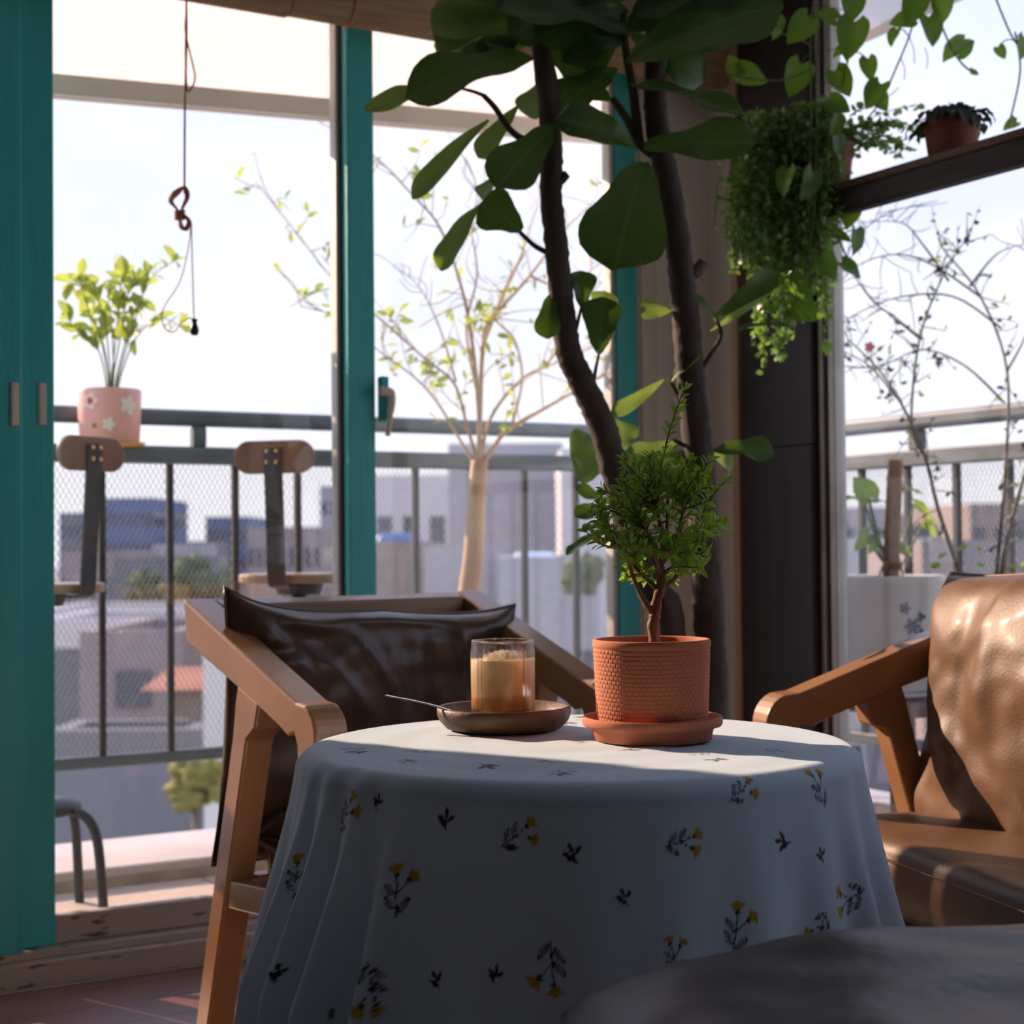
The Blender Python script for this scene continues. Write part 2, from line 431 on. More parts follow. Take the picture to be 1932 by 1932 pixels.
struct('wall_side', MB().wbox(A_L - .1, A_L, -.14, B_N + .1, -.05, Z_C), MT['wall'], 'cream wall at the far left of the room')
# dark boards and pale strip beside the right window
dk = struct('trim_1', MB().wbox(-.012, .03, bD0, bD1, 0, Z_C), MT['darkwood'], 'dark stained wooden boards beside the right window', bevel=.002)
obj('board', MB().wbox(-.026, -.0125, bD0, bD1, .0, 1.085), MT['darkwood'], dk, bevel=.002)
obj('board', MB().wbox(-.022, -.0125, bD0, bD1, 1.088, Z_C), MT['darkwood'], dk, bevel=.002)
struct('trim_2', MB().wbox(-.032, .028, bP0 - .004, bD0 - .002, 0, Z_C), MT['paleoak'], 'narrow pale wooden strip on the dark boards', bevel=.003)

# sills and tracks under the left sashes
st = struct('trim_3', MB().wbox(aWin, aE1, -.10, .015, .0, .052), MT['chipped'], 'cream painted sill with chipped paint under the green windows', bevel=.004)
obj('track', MB().wbox(aWin, aE1, -.08, -.005, .052, .068), MT['chipped'], st, bevel=.002)

def sash(n, a0, a1, b, stiles, label, rail=True):
    t = thing('window_%d' % n, W((a0 + a1) / 2, b, .068), label, None, None, 'structure')
    for (s0, s1, m) in stiles:
        so = obj('stile', MB().wbox(s0, s1, b - .018, b + .018, .068, 2.22), MT[m], t, bevel=.003)
    if rail:
        obj('bottom_rail', MB().wbox(a0, a1, b - .014, b + .014, .069, zs), MT['chipped'], t, bevel=.003)
        obj('top_rail', MB().wbox(a0, a1, b - .014, b + .014, 2.14, 2.22), MT['teal'], t, bevel=.003)
    obj('pane', MB().wbox(a0, a1, b - .002, b + .002, zs, 2.14), MT['glass'], t)
    return t
aS = lerp(aJ0, aJ1, .40)
w1 = sash(1, aJ1, aM0, -.055, [(aS, aJ1, 'teal'), (aM0 - .012, aM0 - .001, 'alu')], 'green framed sliding window beside the armchair')
obj('gasket', MB().wbox(aM0 - .0012, aM0 + .001, -.075, -.03, .07, 2.2), MT['gasket'], w1)
w2_ = sash(2, aM1, aE0, -.022, [(aM0, aM1, 'teal'), (aE0 + .003, aE1, 'teal'), (aE0 - .012, aE0, 'alu')], 'green framed sliding window behind the fig tree')
w3 = sash(3, aWin + .05, aJ0 - .10, -.022, [(aWin, aWin + .05, 'teal'), (aJ0 - .10, aS - .002, 'teal')], 'green framed sliding window at the left edge')
# finger pulls in the two meeting stiles
for px, bb in ((28, .0), (80, -.034)):
    c = onA(px, 762, bb)
    tt = w3 if px < 50 else w1
    pl = obj('finger_pull', MB().obox(c - UA * .008 - UZ * .043 + UB * -.004, UA * .016, UB * .006, UZ * .086), MT['cream'], tt, bevel=.006, seg=3)
    obj('pull_recess', MB().obox(c - UA * .004 - UZ * .036 + UB * .0015, UA * .008, UB * .0012, UZ * .072), MT['beam'], pl)
# lever catch on the mullion
c = onA(722, 745, -.0)
lt = obj('latch_plate', MB().obox(c - UA * .012 - UZ * .06 - UB * .004, UA * .020, UB * .022, UZ * .10), MT['teal'], w2_, bevel=.004)
pts = [onA(x, y, .03) for x, y in ((717, 738), (727, 738), (738, 742), (740, 756), (737, 778), (735, 800), (731, 822))]
obj('latch_lever', MB().tube(spline(pts, 4), [.010] * 9 + [.008] * 8 + [.006] * 8, 8), MT['cream'], lt, smooth=True)

# right window: aluminium frame and glass running on past the picture
t4 = thing('window_4', W(.02, (bF1 + bWin) / 2, .06), 'tall window with grey frame behind the sofa', None, None, 'structure')
bmid = bof(1562)
for bb in (1.75,): obj('stile', MB().wbox(.002, .035, bb, bb + .06, .06, 2.48), MT['alu'], t4, bevel=.003)
obj('stile', MB().wbox(-.005, .03, bD1 + .002, bmid - .005, .0, 2.48), MT['alu'], t4, bevel=.003)
obj('gasket', MB().wbox(.0, .03, bmid - .004, bmid + .003, .0, 2.48), MT['gasket'], t4)
obj('stile', MB().wbox(.002, .035, bmid + .004, bF1, .0, 2.48), MT['alu'], t4, bevel=.003)
obj('stile', MB().wbox(.002, .035, bWin - .05, bWin, .06, 2.48), MT['alu'], t4, bevel=.003)
obj('pane', MB().wbox(.016, .020, bF1, bWin - .05, .06, 2.48), MT['glass'], t4)

# ------------------------------------------------------------------ bamboo blind under the ceiling, and its cord
def blind(a0, a1, zc, r, label, seed):
    t = thing('bamboo_blind', W((a0 + a1) / 2, .085, zc - r), label, 'blind', 'rolled blinds over the green windows')
    mb = MB(); n = 40
    prof = []
    for k in range(n):
        a = 2 * math.pi * k / n
        rr = r * (1 + .012 * (k % 2))
        prof.append((.085 + rr * math.cos(a) * .8, zc + rr * math.sin(a)))
    mb.prism([W(a0, b_, z_) for b_, z_ in prof], UA * (a1 - a0))
    obj('roll', mb, MT['blind'], t)
    obj('hanging_sheet', MB().wbox(a0, a1, .05, .054, zc, 2.46), MT['blind'], t)
    obj('head_rail', MB().wbox(a0, a1, .012, .056, 2.46, 2.52), MT['paleoak'], t, bevel=.003)
    for f in ((.12, .55, .9) if seed else (.3, .75)):
        a = lerp(a0, a1, f)
        ring = [W(a, .085 + (r * .8 + .003) * math.cos(q), zc + (r + .003) * math.sin(q)) for q in np.linspace(0, 2 * math.pi, 20, endpoint=False)]
        obj('tie_cord', MB().tube(ring, .0022, 6, closed=True), MT['jute'], t, smooth=True)
    return t
zb = onA(420, 25, .03).z
aSp = aof(527, .04, 40)
blind(aWin, aSp - .002, zb + .055, .060, 'rolled bamboo blind at the far left, end over first pane', 0)
blind(aSp + .002, -.02, onA(690, 66, .03).z + .052, .058, 'rolled bamboo blind reaching behind the fig leaves', 1)

c0 = onA(350, -30, .15); c1 = onA(347, 360, .15); c2 = onA(361, 420, .15); c3 = onA(366, 602, .15)
t = thing('blind_cord', c3, 'jute blind cord with a knotted bundle and a black toggle', 'cord')
Yc = c1.y
q = lambda x, y, dy=0: P(x, y, Yc + dy)
obj('cord', MB().tube(spline([onA(350, -60, .13), q(352, 60), q(349, 200), q(348, 365)], 8), .0022, 6), MT['jute'], t, smooth=True)
obj('cord', MB().tube(spline([q(352, 20, -.004), q(350, 60), q(361, 110), q(368, 145), q(362, 165), q(353, 168), q(350, 100, .003), q(352, 40)], 6), .0018, 6), MT['jute'], t, smooth=True)
for i in range(11):                     # the bundle is loop after loop of the same cord
    f = i / 10
    dx = RND.uniform(-3, 3); dep = (f - .5) * .024
    pts = [q(331 + dx - 5 * math.cos(f * 6), 362 + 4 * f, dep), q(347 + dx, 352 + 6 * abs(f - .5), dep), q(353 + dx, 372, dep * .7), q(343, 398, dep * .4), q(356 + dx * .8, 416, dep), q(352 + dx, 433 - 4 * f, dep), q(342 + dx, 428, dep), q(336, 398, dep * .5), q(322 + dx, 380, dep)]
    sp = spline(pts + [pts[0]], 4)[:-1]
    obj('cord_loop', MB().tube(sp, .0026, 6, closed=True), MT['jute'], t, smooth=True)
obj('cord_wrap', MB().tube([q(339 + 9 * math.cos(k * .8), 397 + k * .45 + 2 * math.sin(k * .8), .011 * math.sin(k * .8)) for k in range(40)], .0022, 5), MT['jute'], t, smooth=True)
obj('cord', MB().tube(spline([q(361, 418), q(363, 500), q(366, 602)], 8), .0013, 5), MT['jute'], t, smooth=True)
obj('cord', MB().tube(spline([q(361, 420), q(355, 470), q(340, 530), q(312, 575), q(305, 596), q(312, 620), q(328, 626), q(345, 606), q(358, 600), q(366, 604)], 6), .0011, 5), MT['jute'], t, smooth=True)
k = q(367, 633) ; s_ = (q(367, 601) - k).z
tg = obj('toggle', MB().lathe([(.0005, 0), (.006, .0008), (.0088, s_ * .2), (.0088, s_ * .38), (.006, s_ * .62), (.0042, s_ * .75), (.0058, s_ * .85), (.0058, s_ * .98), (.0005, s_)], k, 14), MT['black'], t, smooth=True)

# ------------------------------------------------------------------ balcony outside
zf = .05
fb = struct('floor_balcony', MB().wbox(A_L, .85, -1.0, -.14, -.25, zf - .012).wbox(.16, .85, -.14, B_N, -.25, zf - .012), MT['dirty'], 'tiled balcony floor outside the windows')
ts = .42
for i in range(-9, 2):
    for j in range(0, 2):
        a0 = i * ts + .13; b1 = -.14 - j * ts
        b0 = max(b1 - ts, -.60)
        if a0 + ts > .85: continue
        obj('tile', MB().wbox(a0 + .003, a0 + ts - .003, b0 + .003, b1 - .003, zf - .0115, zf), MT['tile'], fb, bevel=.002)
for i in range(6):
    b0 = .0 + i * ts
    obj('tile', MB().wbox(.165, .165 + .41, b0 + .003, b0 + ts - .003, zf - .0115, zf), MT['tile'], fb, bevel=.002)
bR = -.82                                # plane of the long railing
aR = .60                                 # plane of the right railing
kerb = struct('wall_kerb', MB().wbox(A_L, .72, -.98, -.60, -.25, onA(250, 1632, -.60).z), MT['concrete'], 'low pale concrete kerb under the balcony railing', bevel=.006)
obj('kerb_skirting', MB().wbox(A_L, .56, -.5995, -.594, zf, zf + .026), MT['dirty'], kerb)
obj('kerb_return', MB().wbox(.56, .72, -.5995, B_N, -.25, zf + .11), MT['concrete'], kerb, bevel=.006)

def railing(fn, s0, s1, zt, zt2, zb_, sp, post_at, label, phase, half):
    # fn(s, o, z): s along the rail, o outwards
    t = thing('balcony_railing', fn((s0 + s1) / 2, 0, zb_), label, 'railing')
    def bar(name, u0, u1, o0, o1, z0, z1, m, bev=.004):
        p = fn(u0, o0, z0); ax = fn(u1, o0, z0) - p; ay = fn(u0, o1, z0) - p
        return obj(name, MB().obox(p, ax, ay, UZ * (z1 - z0)), MT[m], t, bevel=bev)
    bar('handrail', s0, s1, -.022, .022, zt - .042, zt, 'railgrey', .012)
    bar('middle_rail', s0, s1, -.018, .018, zt2 - .042, zt2, 'railgrey')
    bar('bottom_rail', s0, s1, -.015, .015, zb_ - .015, zb_ + .015, 'railgrey')
    for u in post_at: bar('post', u - .018, u + .018, -.017, .017, zt2, zt - .042, 'railgrey')
    u = s0 + phase
    while u < s1:
        bar('baluster', u - .0085, u + .0085, -.009, .009, zb_ + .015, zt2 - .042, 'iron', .002)
        u += sp
    # wire netting behind the bars
    rw = .0009
    mb = MB(); z0, z1 = zb_ + .0, zt2 - .03
    hh = z1 - z0; k = .55; pit = .0145
    def wire(x0, x1):
        p0 = fn(x0, .016, z0); p1 = fn(x1, .016 , z1)
        mb.tube([p0, p1], rw, 3, cap=False)
    n0, n1 = half
    x = n0
    while x < n1:
        wire(x, x + hh * k); wire(x, x - hh * k); x += pit
    nw = obj('wire_netting', mb, MT['ironweb'], t)
    nw['kind'] = 'stuff'
    return t
zt = onA(300, 772, bR).z; zt2 = onA(300, 842, bR - .0).z; zbr = onA(250, 1432, bR).z
fnA = lambda s, o, z: W(s, bR - o, z)
railing(fnA, -3.0, aR, zt, zt2, zbr, .178, [aof(375, bR), aof(375, bR) + 1.25, aof(375, bR) - 1.25], 'dark balcony railing with wire netting across the left windows', (aof(192, bR) + 3.0) % .178, (-2.45, .62))
fnB = lambda s, o, z: W(aR + o, s, z)
ztB = onB(1750, 778, aR).z; zt2B = onB(1750, 848, aR).z
railing(fnB, bR + .03, 2.3, ztB, zt2B, zbr, .176, [0.1, 1.4], 'dark balcony railing with wire netting across the right window', (bof(1628, aR) - bR - .03) % .176, (bR + .03, 1.6))
# bar counter along the railing
zc = onA(300, 846, bR + .12).z
bc = obj('bar_counter', MB().wbox(-3.0, .40, bR + .02, bR + .14, zc - .034, zc), MT['railgrey'], bevel=.004)
tag(bc, 'narrow dark bar counter fixed to the railing, holding the pink pot', 'counter')

# awnings
pL, pR = onA(0, 128, -.36), onA(1180, 236, -.36)
d_ = (pR - pL); pL = pL - d_ * .9; d_ = d_ * 1.95
aw = thing('awning', pL + d_ * .5, 'white translucent awning with beige front beam over the left windows', 'awning')
obj('front_beam', MB().obox(pL, d_, UB * -.03, UZ * -.045), MT['beam'], aw, bevel=.003)
top0 = W(-3.6, -.145, 2.50); top1 = W(.55, -.145, 2.50)
mb = MB()
mb.prism([pL + UB * -.02, pL + d_ + UB * -.02, V((top1.x, top1.y, top1.z)), V((top0.x, top0.y, top0.z))], UZ * .004)
obj('sheet', mb, MT['awning'], aw)
obj('edge_trim', MB().obox(pL - UZ * .052 , d_, UB * -.03, UZ * .006), MT['awning'], aw)
e0, e1 = onB(1580, 84, .55), onB(1700, 12, .55)
dd = (e1 - e0).normalized(); dd.z *= .2; dd.normalize()
aw2 = thing('awning', e0, 'white awning edge above the right window', 'awning')
mb = MB(); q0, q1 = e0 - dd * .5, e0 + dd * 2.8
mb.prism([q0, q1, W(.165, bof(1932) + 1.3, 2.45), W(.165, -.4, 2.45)], UZ * .004)
obj('sheet', mb, MT['awning'], aw2)
obj('front_beam', MB().obox(q0 - UZ * .02, q1 - q0, UA * .02, UZ * .03), MT['beam'], aw2, bevel=.002)

# ------------------------------------------------------------------ leaves
FIDDLE = [(0, .10), (.08, .26), (.2, .46), (.35, .58), (.5, .74), (.65, .93), (.78, 1.0), (.88, .88), (.95, .58), (1, .06)]
HEART = [(0, .50), (.05, .82), (.15, 1.0), (.35, 1.0), (.55, .86), (.75, .58), (.9, .27), (1, .02)]
LANCE = [(0, .05), (.12, .35), (.3, .8), (.5, 1.0), (.7, .8), (.88, .38), (1, .02)]
OVAL = [(0, .12), (.15, .6), (.35, .95), (.55, 1.0), (.75, .82), (.9, .5), (1, .05)]
def wid(prof, t):
    for k in range(len(prof) - 1):
        if t <= prof[k + 1][0]:
            a, b = prof[k], prof[k + 1]
            f = (t - a[0]) / (b[0] - a[0]); f = f * f * (3 - 2 * f) * .5 + f * .5
            return a[1] + (b[1] - a[1]) * f
    return prof[-1][1]
def leaf_mb(mb, base, tip, n, width, prof=OVAL, curl=.08, fold=.15, wave=.03, nt_=11, nw_=7, seed=0):
    notch = .20 if prof is HEART else 0
    m, L = frame(base, V(tip) - V(base), n)
    x, y, z = V(m.col[0][:3]), V(m.col[1][:3]), V(m.col[2][:3]); o = V(base)
    i0 = len(mb.v)
    if mb.uv is None: mb.uv = []
    for i in range(nt_):
        t = i / (nt_ - 1); hw = wid(prof, t) * width * .5
        for j in range(nw_):
            v = 2 * j / (nw_ - 1) - 1
            wv = wave * L * (abs(v) ** 2) * math.sin(t * 11 + seed * 1.7 + (2.1 if v > 0 else 0))
            h = curl * L * 4 * t * (1 - t) + fold * hw * abs(v) ** 1.3 + wv - curl * L * .6 * t
            mb.v.append(o + x * (L * (t - notch * abs(v) ** 1.3 * (1 - t) ** 3)) + y * (v * hw * (1 - .12 * fold)) + z * h)
            mb.uv.append((t, v))
    for i in range(nt_ - 1):
        for j in range(nw_ - 1):
            a = i0 + i * nw_ + j
            mb.f.append((a, a + 1, a + nw_ + 1, a + nw_))
    return mb
def leaf_part(name, parent, m, *a, **k):
    o = obj(name, leaf_mb(MB(), *a, **k), m, parent, smooth=True)
    return o
def leaf_shared(name, prof, m, width=.4, nt_=5, nw_=3, curl=.06, fold=.25):
    mb = leaf_mb(MB(), V((0, 0, 0)), V((1, 0, 0)), V((0, 0, 1)), width, prof, curl, fold, 0, nt_, nw_)
    return mesh_of(mb, name, m, True, V((0, 0, 0)))
def rdir(rnd, up=0.0):
    while True:
        d = V((rnd.uniform(-1, 1), rnd.uniform(-1, 1), rnd.uniform(-1, 1)))
        if .1 < d.length < 1: return (d.normalized() + V((0, 0, up))).normalized()

# ------------------------------------------------------------------ bar stools on the balcony
def stool(cp, zseat, back_dir, top, label, seatpx):
    t = thing('bar_stool', V((cp.x, cp.y, zf)), label, 'stool', 'bar stools on the balcony')
    c = V((cp.x, cp.y, 0)); bd = V(back_dir).normalized(); sd = V((-bd.y, bd.x, 0))
    # seat: rounded board
    n = 40; rx, ry, th = .135, .125, .022
    def outline(k, s=1.0):
        a = 2 * math.pi * k / n
        ca, sa = math.cos(a), math.sin(a)
        f = (abs(ca) ** 2.6 + abs(sa) ** 2.6) ** (-1 / 2.6)
        return c + sd * (rx * s * f * ca) + bd * (ry * s * f * sa)
    obj('seat', MB().prism([outline(k) + UZ * (zseat - th) for k in range(n)], UZ * th), MT['stoolpale'], t, bevel=.006, seg=3)
    obj('column', MB().tube([c + UZ * .28, c + UZ * (zseat - th)], .017, 12), MT['iron'], t, smooth=True)
    obj('swivel_plate', MB().lathe([(.01, -.03), (.05, -.028), (.06, 0), (.0005, 0)], c + UZ * (zseat - th), 20), MT['iron'], t)
    # collar ring and four bent legs
    zr = .30
    obj('collar', MB().lathe([(.028, -.012), (.085, -.02), (.09, -.01), (.085, 0), (.055, .012), (.03, .014), (.028, -.012)], c + UZ * zr, 28), MT['iron'], t, smooth=True)
    for k in range(4):
        a = math.pi / 4 + k * math.pi / 2 + .5
        d = V((math.cos(a), math.sin(a), 0))
        pts = spline([c + d * .03 + UZ * (zr - .01), c + d * .085 + UZ * (zr - .012), c + d * .125 + UZ * (zr - .035), c + d * .145 + UZ * (zr - .09), c + d * .158 + UZ * (zf + .01), c + d * .16 + UZ * zf], 5)
        obj('leg', MB().tube(pts, .011, 8), MT['iron'], t, smooth=True)
    # flat steel back strip, bent under the seat, with the oval board bolted on
    ztop = top
    path = [(.05, zseat - th - .007), (.125, zseat - th - .006), (.142, zseat - .01), (.147, zseat + .05), (.155, zseat + .16), (.165, ztop + .02)]
    pts = spline([c + bd * r + UZ * z for r, z in path], 5)
    mb = MB(); hw = .0215; i0 = 0
    for k, p in enumerate(pts):
        tt = (pts[min(k + 1, len(pts) - 1)] - pts[max(k - 1, 0)]).normalized(); nn = sd.cross(tt)
        for s1, s2 in ((-1, -1), (1, -1), (1, 1), (-1, 1)): mb.v.append(p + sd * hw * s1 + nn * .003 * s2)
        if k:
            for q_ in range(4):
                A = 4 * (k - 1) + q_; B = 4 * (k - 1) + (q_ + 1) % 4
                mb.f.append((A, B, B + 4, A + 4))
    mb.f += [(3, 2, 1, 0), tuple(4 * (len(pts) - 1) + q_ for q_ in range(4))]
    obj('back_strip', mb, MT['iron'], t)
    bc_ = c + bd * .158 + UZ * ztop
    pw_, ph_ = .097, .038
    ol = []
    for k in range(36):
        a = 2 * math.pi * k / 36
        x = (pw_ - ph_) * (1 if math.cos(a) > 0 else -1) + ph_ * math.cos(a)
        ol.append(bc_ + sd * x + UZ * (ph_ * math.sin(a)) - bd * .012)
    br = obj('backrest', MB().prism(ol, bd * .016), MT['stoolwood'], t, bevel=.004, seg=2)
    for sx in (-1, 1):
        for sz in (-1, 1):
            obj('bolt', MB().lathe([(.0048, 0), (.0044, .003), (.0005, .0042)], V((0, 0, 0)), 10), MT['brass'], t).matrix_local = \
                Matrix.Translation(bc_ + sd * .0115 * sx + UZ * (.0125 * sz) + bd * .012 - ORG[t.name]) @ bd.to_track_quat('Z', 'Y').to_matrix().to_4x4() @ Matrix.Translation(ORG[t.name])
    return t
b2 = onA(516, 862, -.20)
s2c = b2 + V((.035, .155, 0))
stool(s2c, onA(545, 1082, -.30).z, V((b2.x - s2c.x, b2.y - s2c.y, 0)), b2.z, 'bar stool right behind the armchair with brown oval backrest', None)
b1_ = onA(172, 856, -.24)
s1c = b1_ + V((-.135, .075, 0))
stool(s1c, onA(140, 1110, -.26).z + .01, V((b1_.x - s1c.x, b1_.y - s1c.y, 0)), b1_.z, 'bar stool at left edge, its oval backrest below the pink pot', None)

# ------------------------------------------------------------------ pink pot with sprigs on the counter
cpk = onA(207, 826, bR + .10); cpk.z = zc
kpx = FPX / cpk.y
t = thing('potted_shrub', cpk, 'pink flowered pot with a small leafy shrub on the bar counter', 'potted plant')
r0 = 59 / kpx; hp = 104 / kpx
obj('saucer', MB().lathe([(r0 * .7, 0), (r0 * 1.0, .002), (r0 * 1.14, .011), (r0 * 1.10, .012), (r0 * .98, .006), (.0005, .005)], cpk, 36), MT['yellow'], t, smooth=True)
zp = cpk + UZ * .007
pot = obj('pot', MB().lathe([(r0 * .88, 0), (r0 * .93, .003), (r0 * .98, hp * .5), (r0, hp * .97), (r0 * .985, hp), (r0 * .93, hp * .995), (r0 * .91, hp * .88), (.0005, hp * .87)], zp, 40), MT['pink'], t, smooth=True)
obj('soil', MB().lathe([(r0 * .90, hp * .87), (r0 * .5, hp * .90), (.0005, hp * .9)], zp, 24), MT['soil'], t, smooth=True)
def flower_decal(px, py, rad, m, petals, parent, cc, rr, zc0, name='painted_flower', rin=.55, thick=.0012):
    # a glazed flower laid on the curved side of the pot
    base = V(cc)
    d = ray(px, py); dxy = V((d.x, d.y)); o2 = V((CAM.x - base.x, CAM.y - base.y))
    A_ = dxy.dot(dxy); B_ = 2 * o2.dot(dxy); C_ = o2.dot(o2) - rr * rr
    D_ = B_ * B_ - 4 * A_ * C_
    if D_ < 0: return
    s_ = (-B_ - math.sqrt(D_)) / (2 * A_); p = CAM + d * s_
    ang0 = math.atan2(p.y - base.y, p.x - base.x); z0 = p.z
    mb = MB(); n = 40
    def pt(u, v, off): 
        a = ang0 + u / rr
        return V((base.x + (rr + off) * math.cos(a), base.y + (rr + off) * math.sin(a), z0 + v))
    mb.v.append(pt(0, 0, thick))
    for k in range(n):
        a = 2 * math.pi * k / n
        q_ = rad * (rin + (1 - rin) * abs(math.cos(petals * a / 2)))
        mb.v.append(pt(q_ * math.cos(a), q_ * math.sin(a), thick))
    for k in range(n): mb.f.append((0, 1 + k, 1 + (k + 1) % n))
    obj(name, mb, m, parent, smooth=True)
flower_decal(242, 764, 19 / kpx, MT['pinkflower'], 5, pot, cpk, r0 * .985, 0)
flower_decal(170, 756, 16 / kpx, MT['pinkflower'], 5, pot, cpk, r0 * .985, 0)
flower_decal(170, 756, 8 / kpx, MT['pinkpetal'], 5, pot, cpk, r0 * .987, 0)
flower_decal(205, 800, 13 / kpx, MT['pinkflower'], 5, pot, cpk, r0 * .97, 0)
flower_decal(178, 803, 6 / kpx, MT['arum'], 3, pot, cpk, r0 * .97, 0)
rnd = random.Random(11)
top = zp + UZ * (hp * .9)
lm = leaf_shared('leaf', OVAL, MT['treeleaf'], .55, 6, 5)
sprigs = [((205, 716), (190, 640), (160, 560), (150, 520)), ((215, 716), (212, 640), (205, 560), (218, 505)), ((200, 716), (185, 660), (150, 630), (128, 598)), ((222, 716), (240, 650), (262, 580), (282, 500)), ((225, 716), (255, 640), (300, 600), (345, 618)),
          ((212, 716), (230, 620), (240, 560), (262, 530)), ((208, 716), (200, 620), (180, 560), (132, 532)), ((218, 716), (250, 600), (290, 520), (330, 492)), ((210, 716), (222, 600), (228, 540), (238, 516)), ((205, 716), (195, 650), (175, 600), (165, 570))]
for sp in sprigs:
    dy = rnd.uniform(-.05, .05)
    pts = spline([P(x, y, cpk.y + dy * k) for k, (x, y) in enumerate(sp)], 6)
    pts[0] = V((lerp(cpk.x, pts[0].x, .6), cpk.y + dy * .1, top.z - .004))
    obj('stem', MB().tube(pts, [.0022 * (1 - .6 * i / len(pts)) for i in range(len(pts))], 5), MT['greenstem'], t, smooth=True)
    for i in range(6, len(pts)):
        for s_ in range(2):
            if rnd.random() < .28: continue
            d = (rdir(rnd, .2) + (pts[i] - pts[i - 1]).normalized() * .6).normalized()
            m_, _ = frame(pts[i], d, rdir(rnd, .9))
            inst('leaf', lm, t, m_ @ Matrix.Scale(rnd.uniform(.030, .056), 4))

# ------------------------------------------------------------------ young tree in a tub on the balcony
Yt = onA(895, 1000, -.43).y
base = onA(890, 1120, -.43); base = V((base.x - .02, base.y, zf))
t = thing('balcony_tree', base, 'slender pale trunked tree with sparse young leaves on the balcony', 'tree')
obj('tub', MB().lathe([(.10, 0), (.105, .005), (.13, .24), (.138, .25), (.138, .275), (.128, .275), (.122, .24), (.0005, .235)], base, 36), MT['terra'], t, smooth=False, auto=35)
obj('soil', MB().lathe([(.122, .236), (.06, .25), (.0005, .252)], base, 24), MT['soil'], t, smooth=True)
tp = [base + UZ * .22, P(884, 1150, Yt), P(893, 1050, Yt), P(898, 950, Yt), P(905, 870, Yt)]
obj('trunk', MB().tube(spline(tp, 8), [.031 - .009 * i / 32 for i in range(33)], 12), MT['palebark'], t, smooth=True)
BR = [(((903, 885), (880, 850), (862, 820), (822, 755), (780, 710), (715, 662), (640, 600), (568, 578)), .10, .007),
      (((903, 880), (892, 840), (880, 800), (857, 724), (800, 675), (715, 600), (640, 540), (560, 440), (484, 345)), .02, .008),
      (((905, 880), (903, 770), (890, 640), (870, 540), (830, 430), (780, 370), (700, 290), (575, 214)), -.10, .010),
      (((905, 880), (905, 800), (912, 640), (930, 600), (1000, 520), (1060, 440), (1120, 380)), .15, .012),
      (((906, 880), (925, 790), (985, 715), (1060, 680), (1150, 640), (1185, 615)), .18, .008),
      (((908, 880), (930, 845), (965, 808), (1090, 735), (1165, 690), (1190, 670)), .05, .012),
      (((965, 806), (985, 715), (970, 640), (935, 600), (955, 540), (990, 480)), .12, .006),
      (((908, 660), (940, 580), (980, 490), (1010, 400), (1040, 330)), .2, .006),
      (((900, 740), (880, 620), (900, 520), (890, 430), (900, 360), (880, 300)), .0, .006),
      (((860, 720), (830, 620), (790, 540), (740, 500)), .1, .005),
      (((1000, 520), (1060, 540), (1130, 500), (1180, 470)), .1, .005),
      (((1030, 690), (1080, 620), (1110, 560), (1150, 520)), .0, .005)]
rnd = random.Random(5)
lt_ = leaf_shared('leaf', LANCE, MT['treeleaf'], .42, 5, 3)
twigs = MB()
nleaf = 0
for pl, dy, r in BR:
    n = len(pl)
    pts = spline([P(x, y, Yt + dy * (i / (n - 1)) ** 1.2) for i, (x, y) in enumerate(pl)], 6)
    obj('branch', MB().tube(pts, [max(.0016, .8 * r * (1 - .85 * (i / len(pts)) ** .8)) for i in range(len(pts))], 6), MT['palebark'], t, smooth=True)
    for i in range(9, len(pts)):
        if rnd.random() < .62:
            d = (rdir(rnd, .35) + (pts[i] - pts[i - 1]).normalized() * .5).normalized()
            L = rnd.uniform(.05, .17); mid = pts[i] + d * L * .5 + rdir(rnd) * .012; e = pts[i] + d * L + rdir(rnd) * .02
            tw = spline([pts[i], mid, e], 3)
            obj('twig', MB().tube(tw, [.0016, .0015, .0014, .0013, .0012, .001, .0009], 4), MT['palebark'], t)
            for p in tw[2:]:
                if rnd.random() < .5 and nleaf < 290:
                    nleaf += 1
                    m_, _ = frame(p, rdir(rnd, .1), rdir(rnd, .6))
                    inst('leaf', lt_, t, m_ @ Matrix.Scale(rnd.uniform(.026, .048), 4))

# ------------------------------------------------------------------ white flowered pot outside the right window
ash = .14                                # low bench outside, seen just under the pot
pc = onB(1675, 1312, .33)
zsh = pc.z
bn = thing('plant_bench', V((pc.x, pc.y, zf)), 'low brown wooden bench outside holding the white pot', 'bench')
bpb = (pc - C0).dot(UB); apb = (pc - C0).dot(UA)
for k in range(3):
    obj('slat', MB().wbox(apb - .14 + k * .095, apb - .052 + k * .095, bpb - .55, bpb + .22, zsh - .03, zsh), MT['planktop'], bn, bevel=.004)
for da in (-.12, .12):
    for db in (-.5, .17):
        obj('leg', MB().wbox(apb + da - .02, apb + da + .02, bpb + db - .02, bpb + db + .02, zf, zsh - .03), MT['planktop'], bn, bevel=.003)
kp = FPX / pc.y
rt, rb, hp = 108 / kp, 86 / kp, 215 / kp
t = thing('flowered_planter', pc, 'large white pot with blue painted flowers behind the sofa', 'potted plant')
obj('saucer', MB().lathe([(rb * .9, 0), (rb * 1.06, .002), (rb * 1.12, .014), (rb * 1.02, .014), (.0005, .008)], pc, 36), MT['whitepot'], t, smooth=True)
pz = pc + UZ * .0145
pot = obj('pot', MB().lathe([(rb * .92, 0), (rb, .006), (lerp(rb, rt, .5), hp * .5), (rt * .97, hp * .9), (rt * .99, hp * .93), (rt, hp * .985), (rt * .985, hp), (rt * .93, hp * .99), (rt * .9, hp * .9), (.0005, hp * .89)], pz, 48), MT['whitepot'], t, smooth=True)
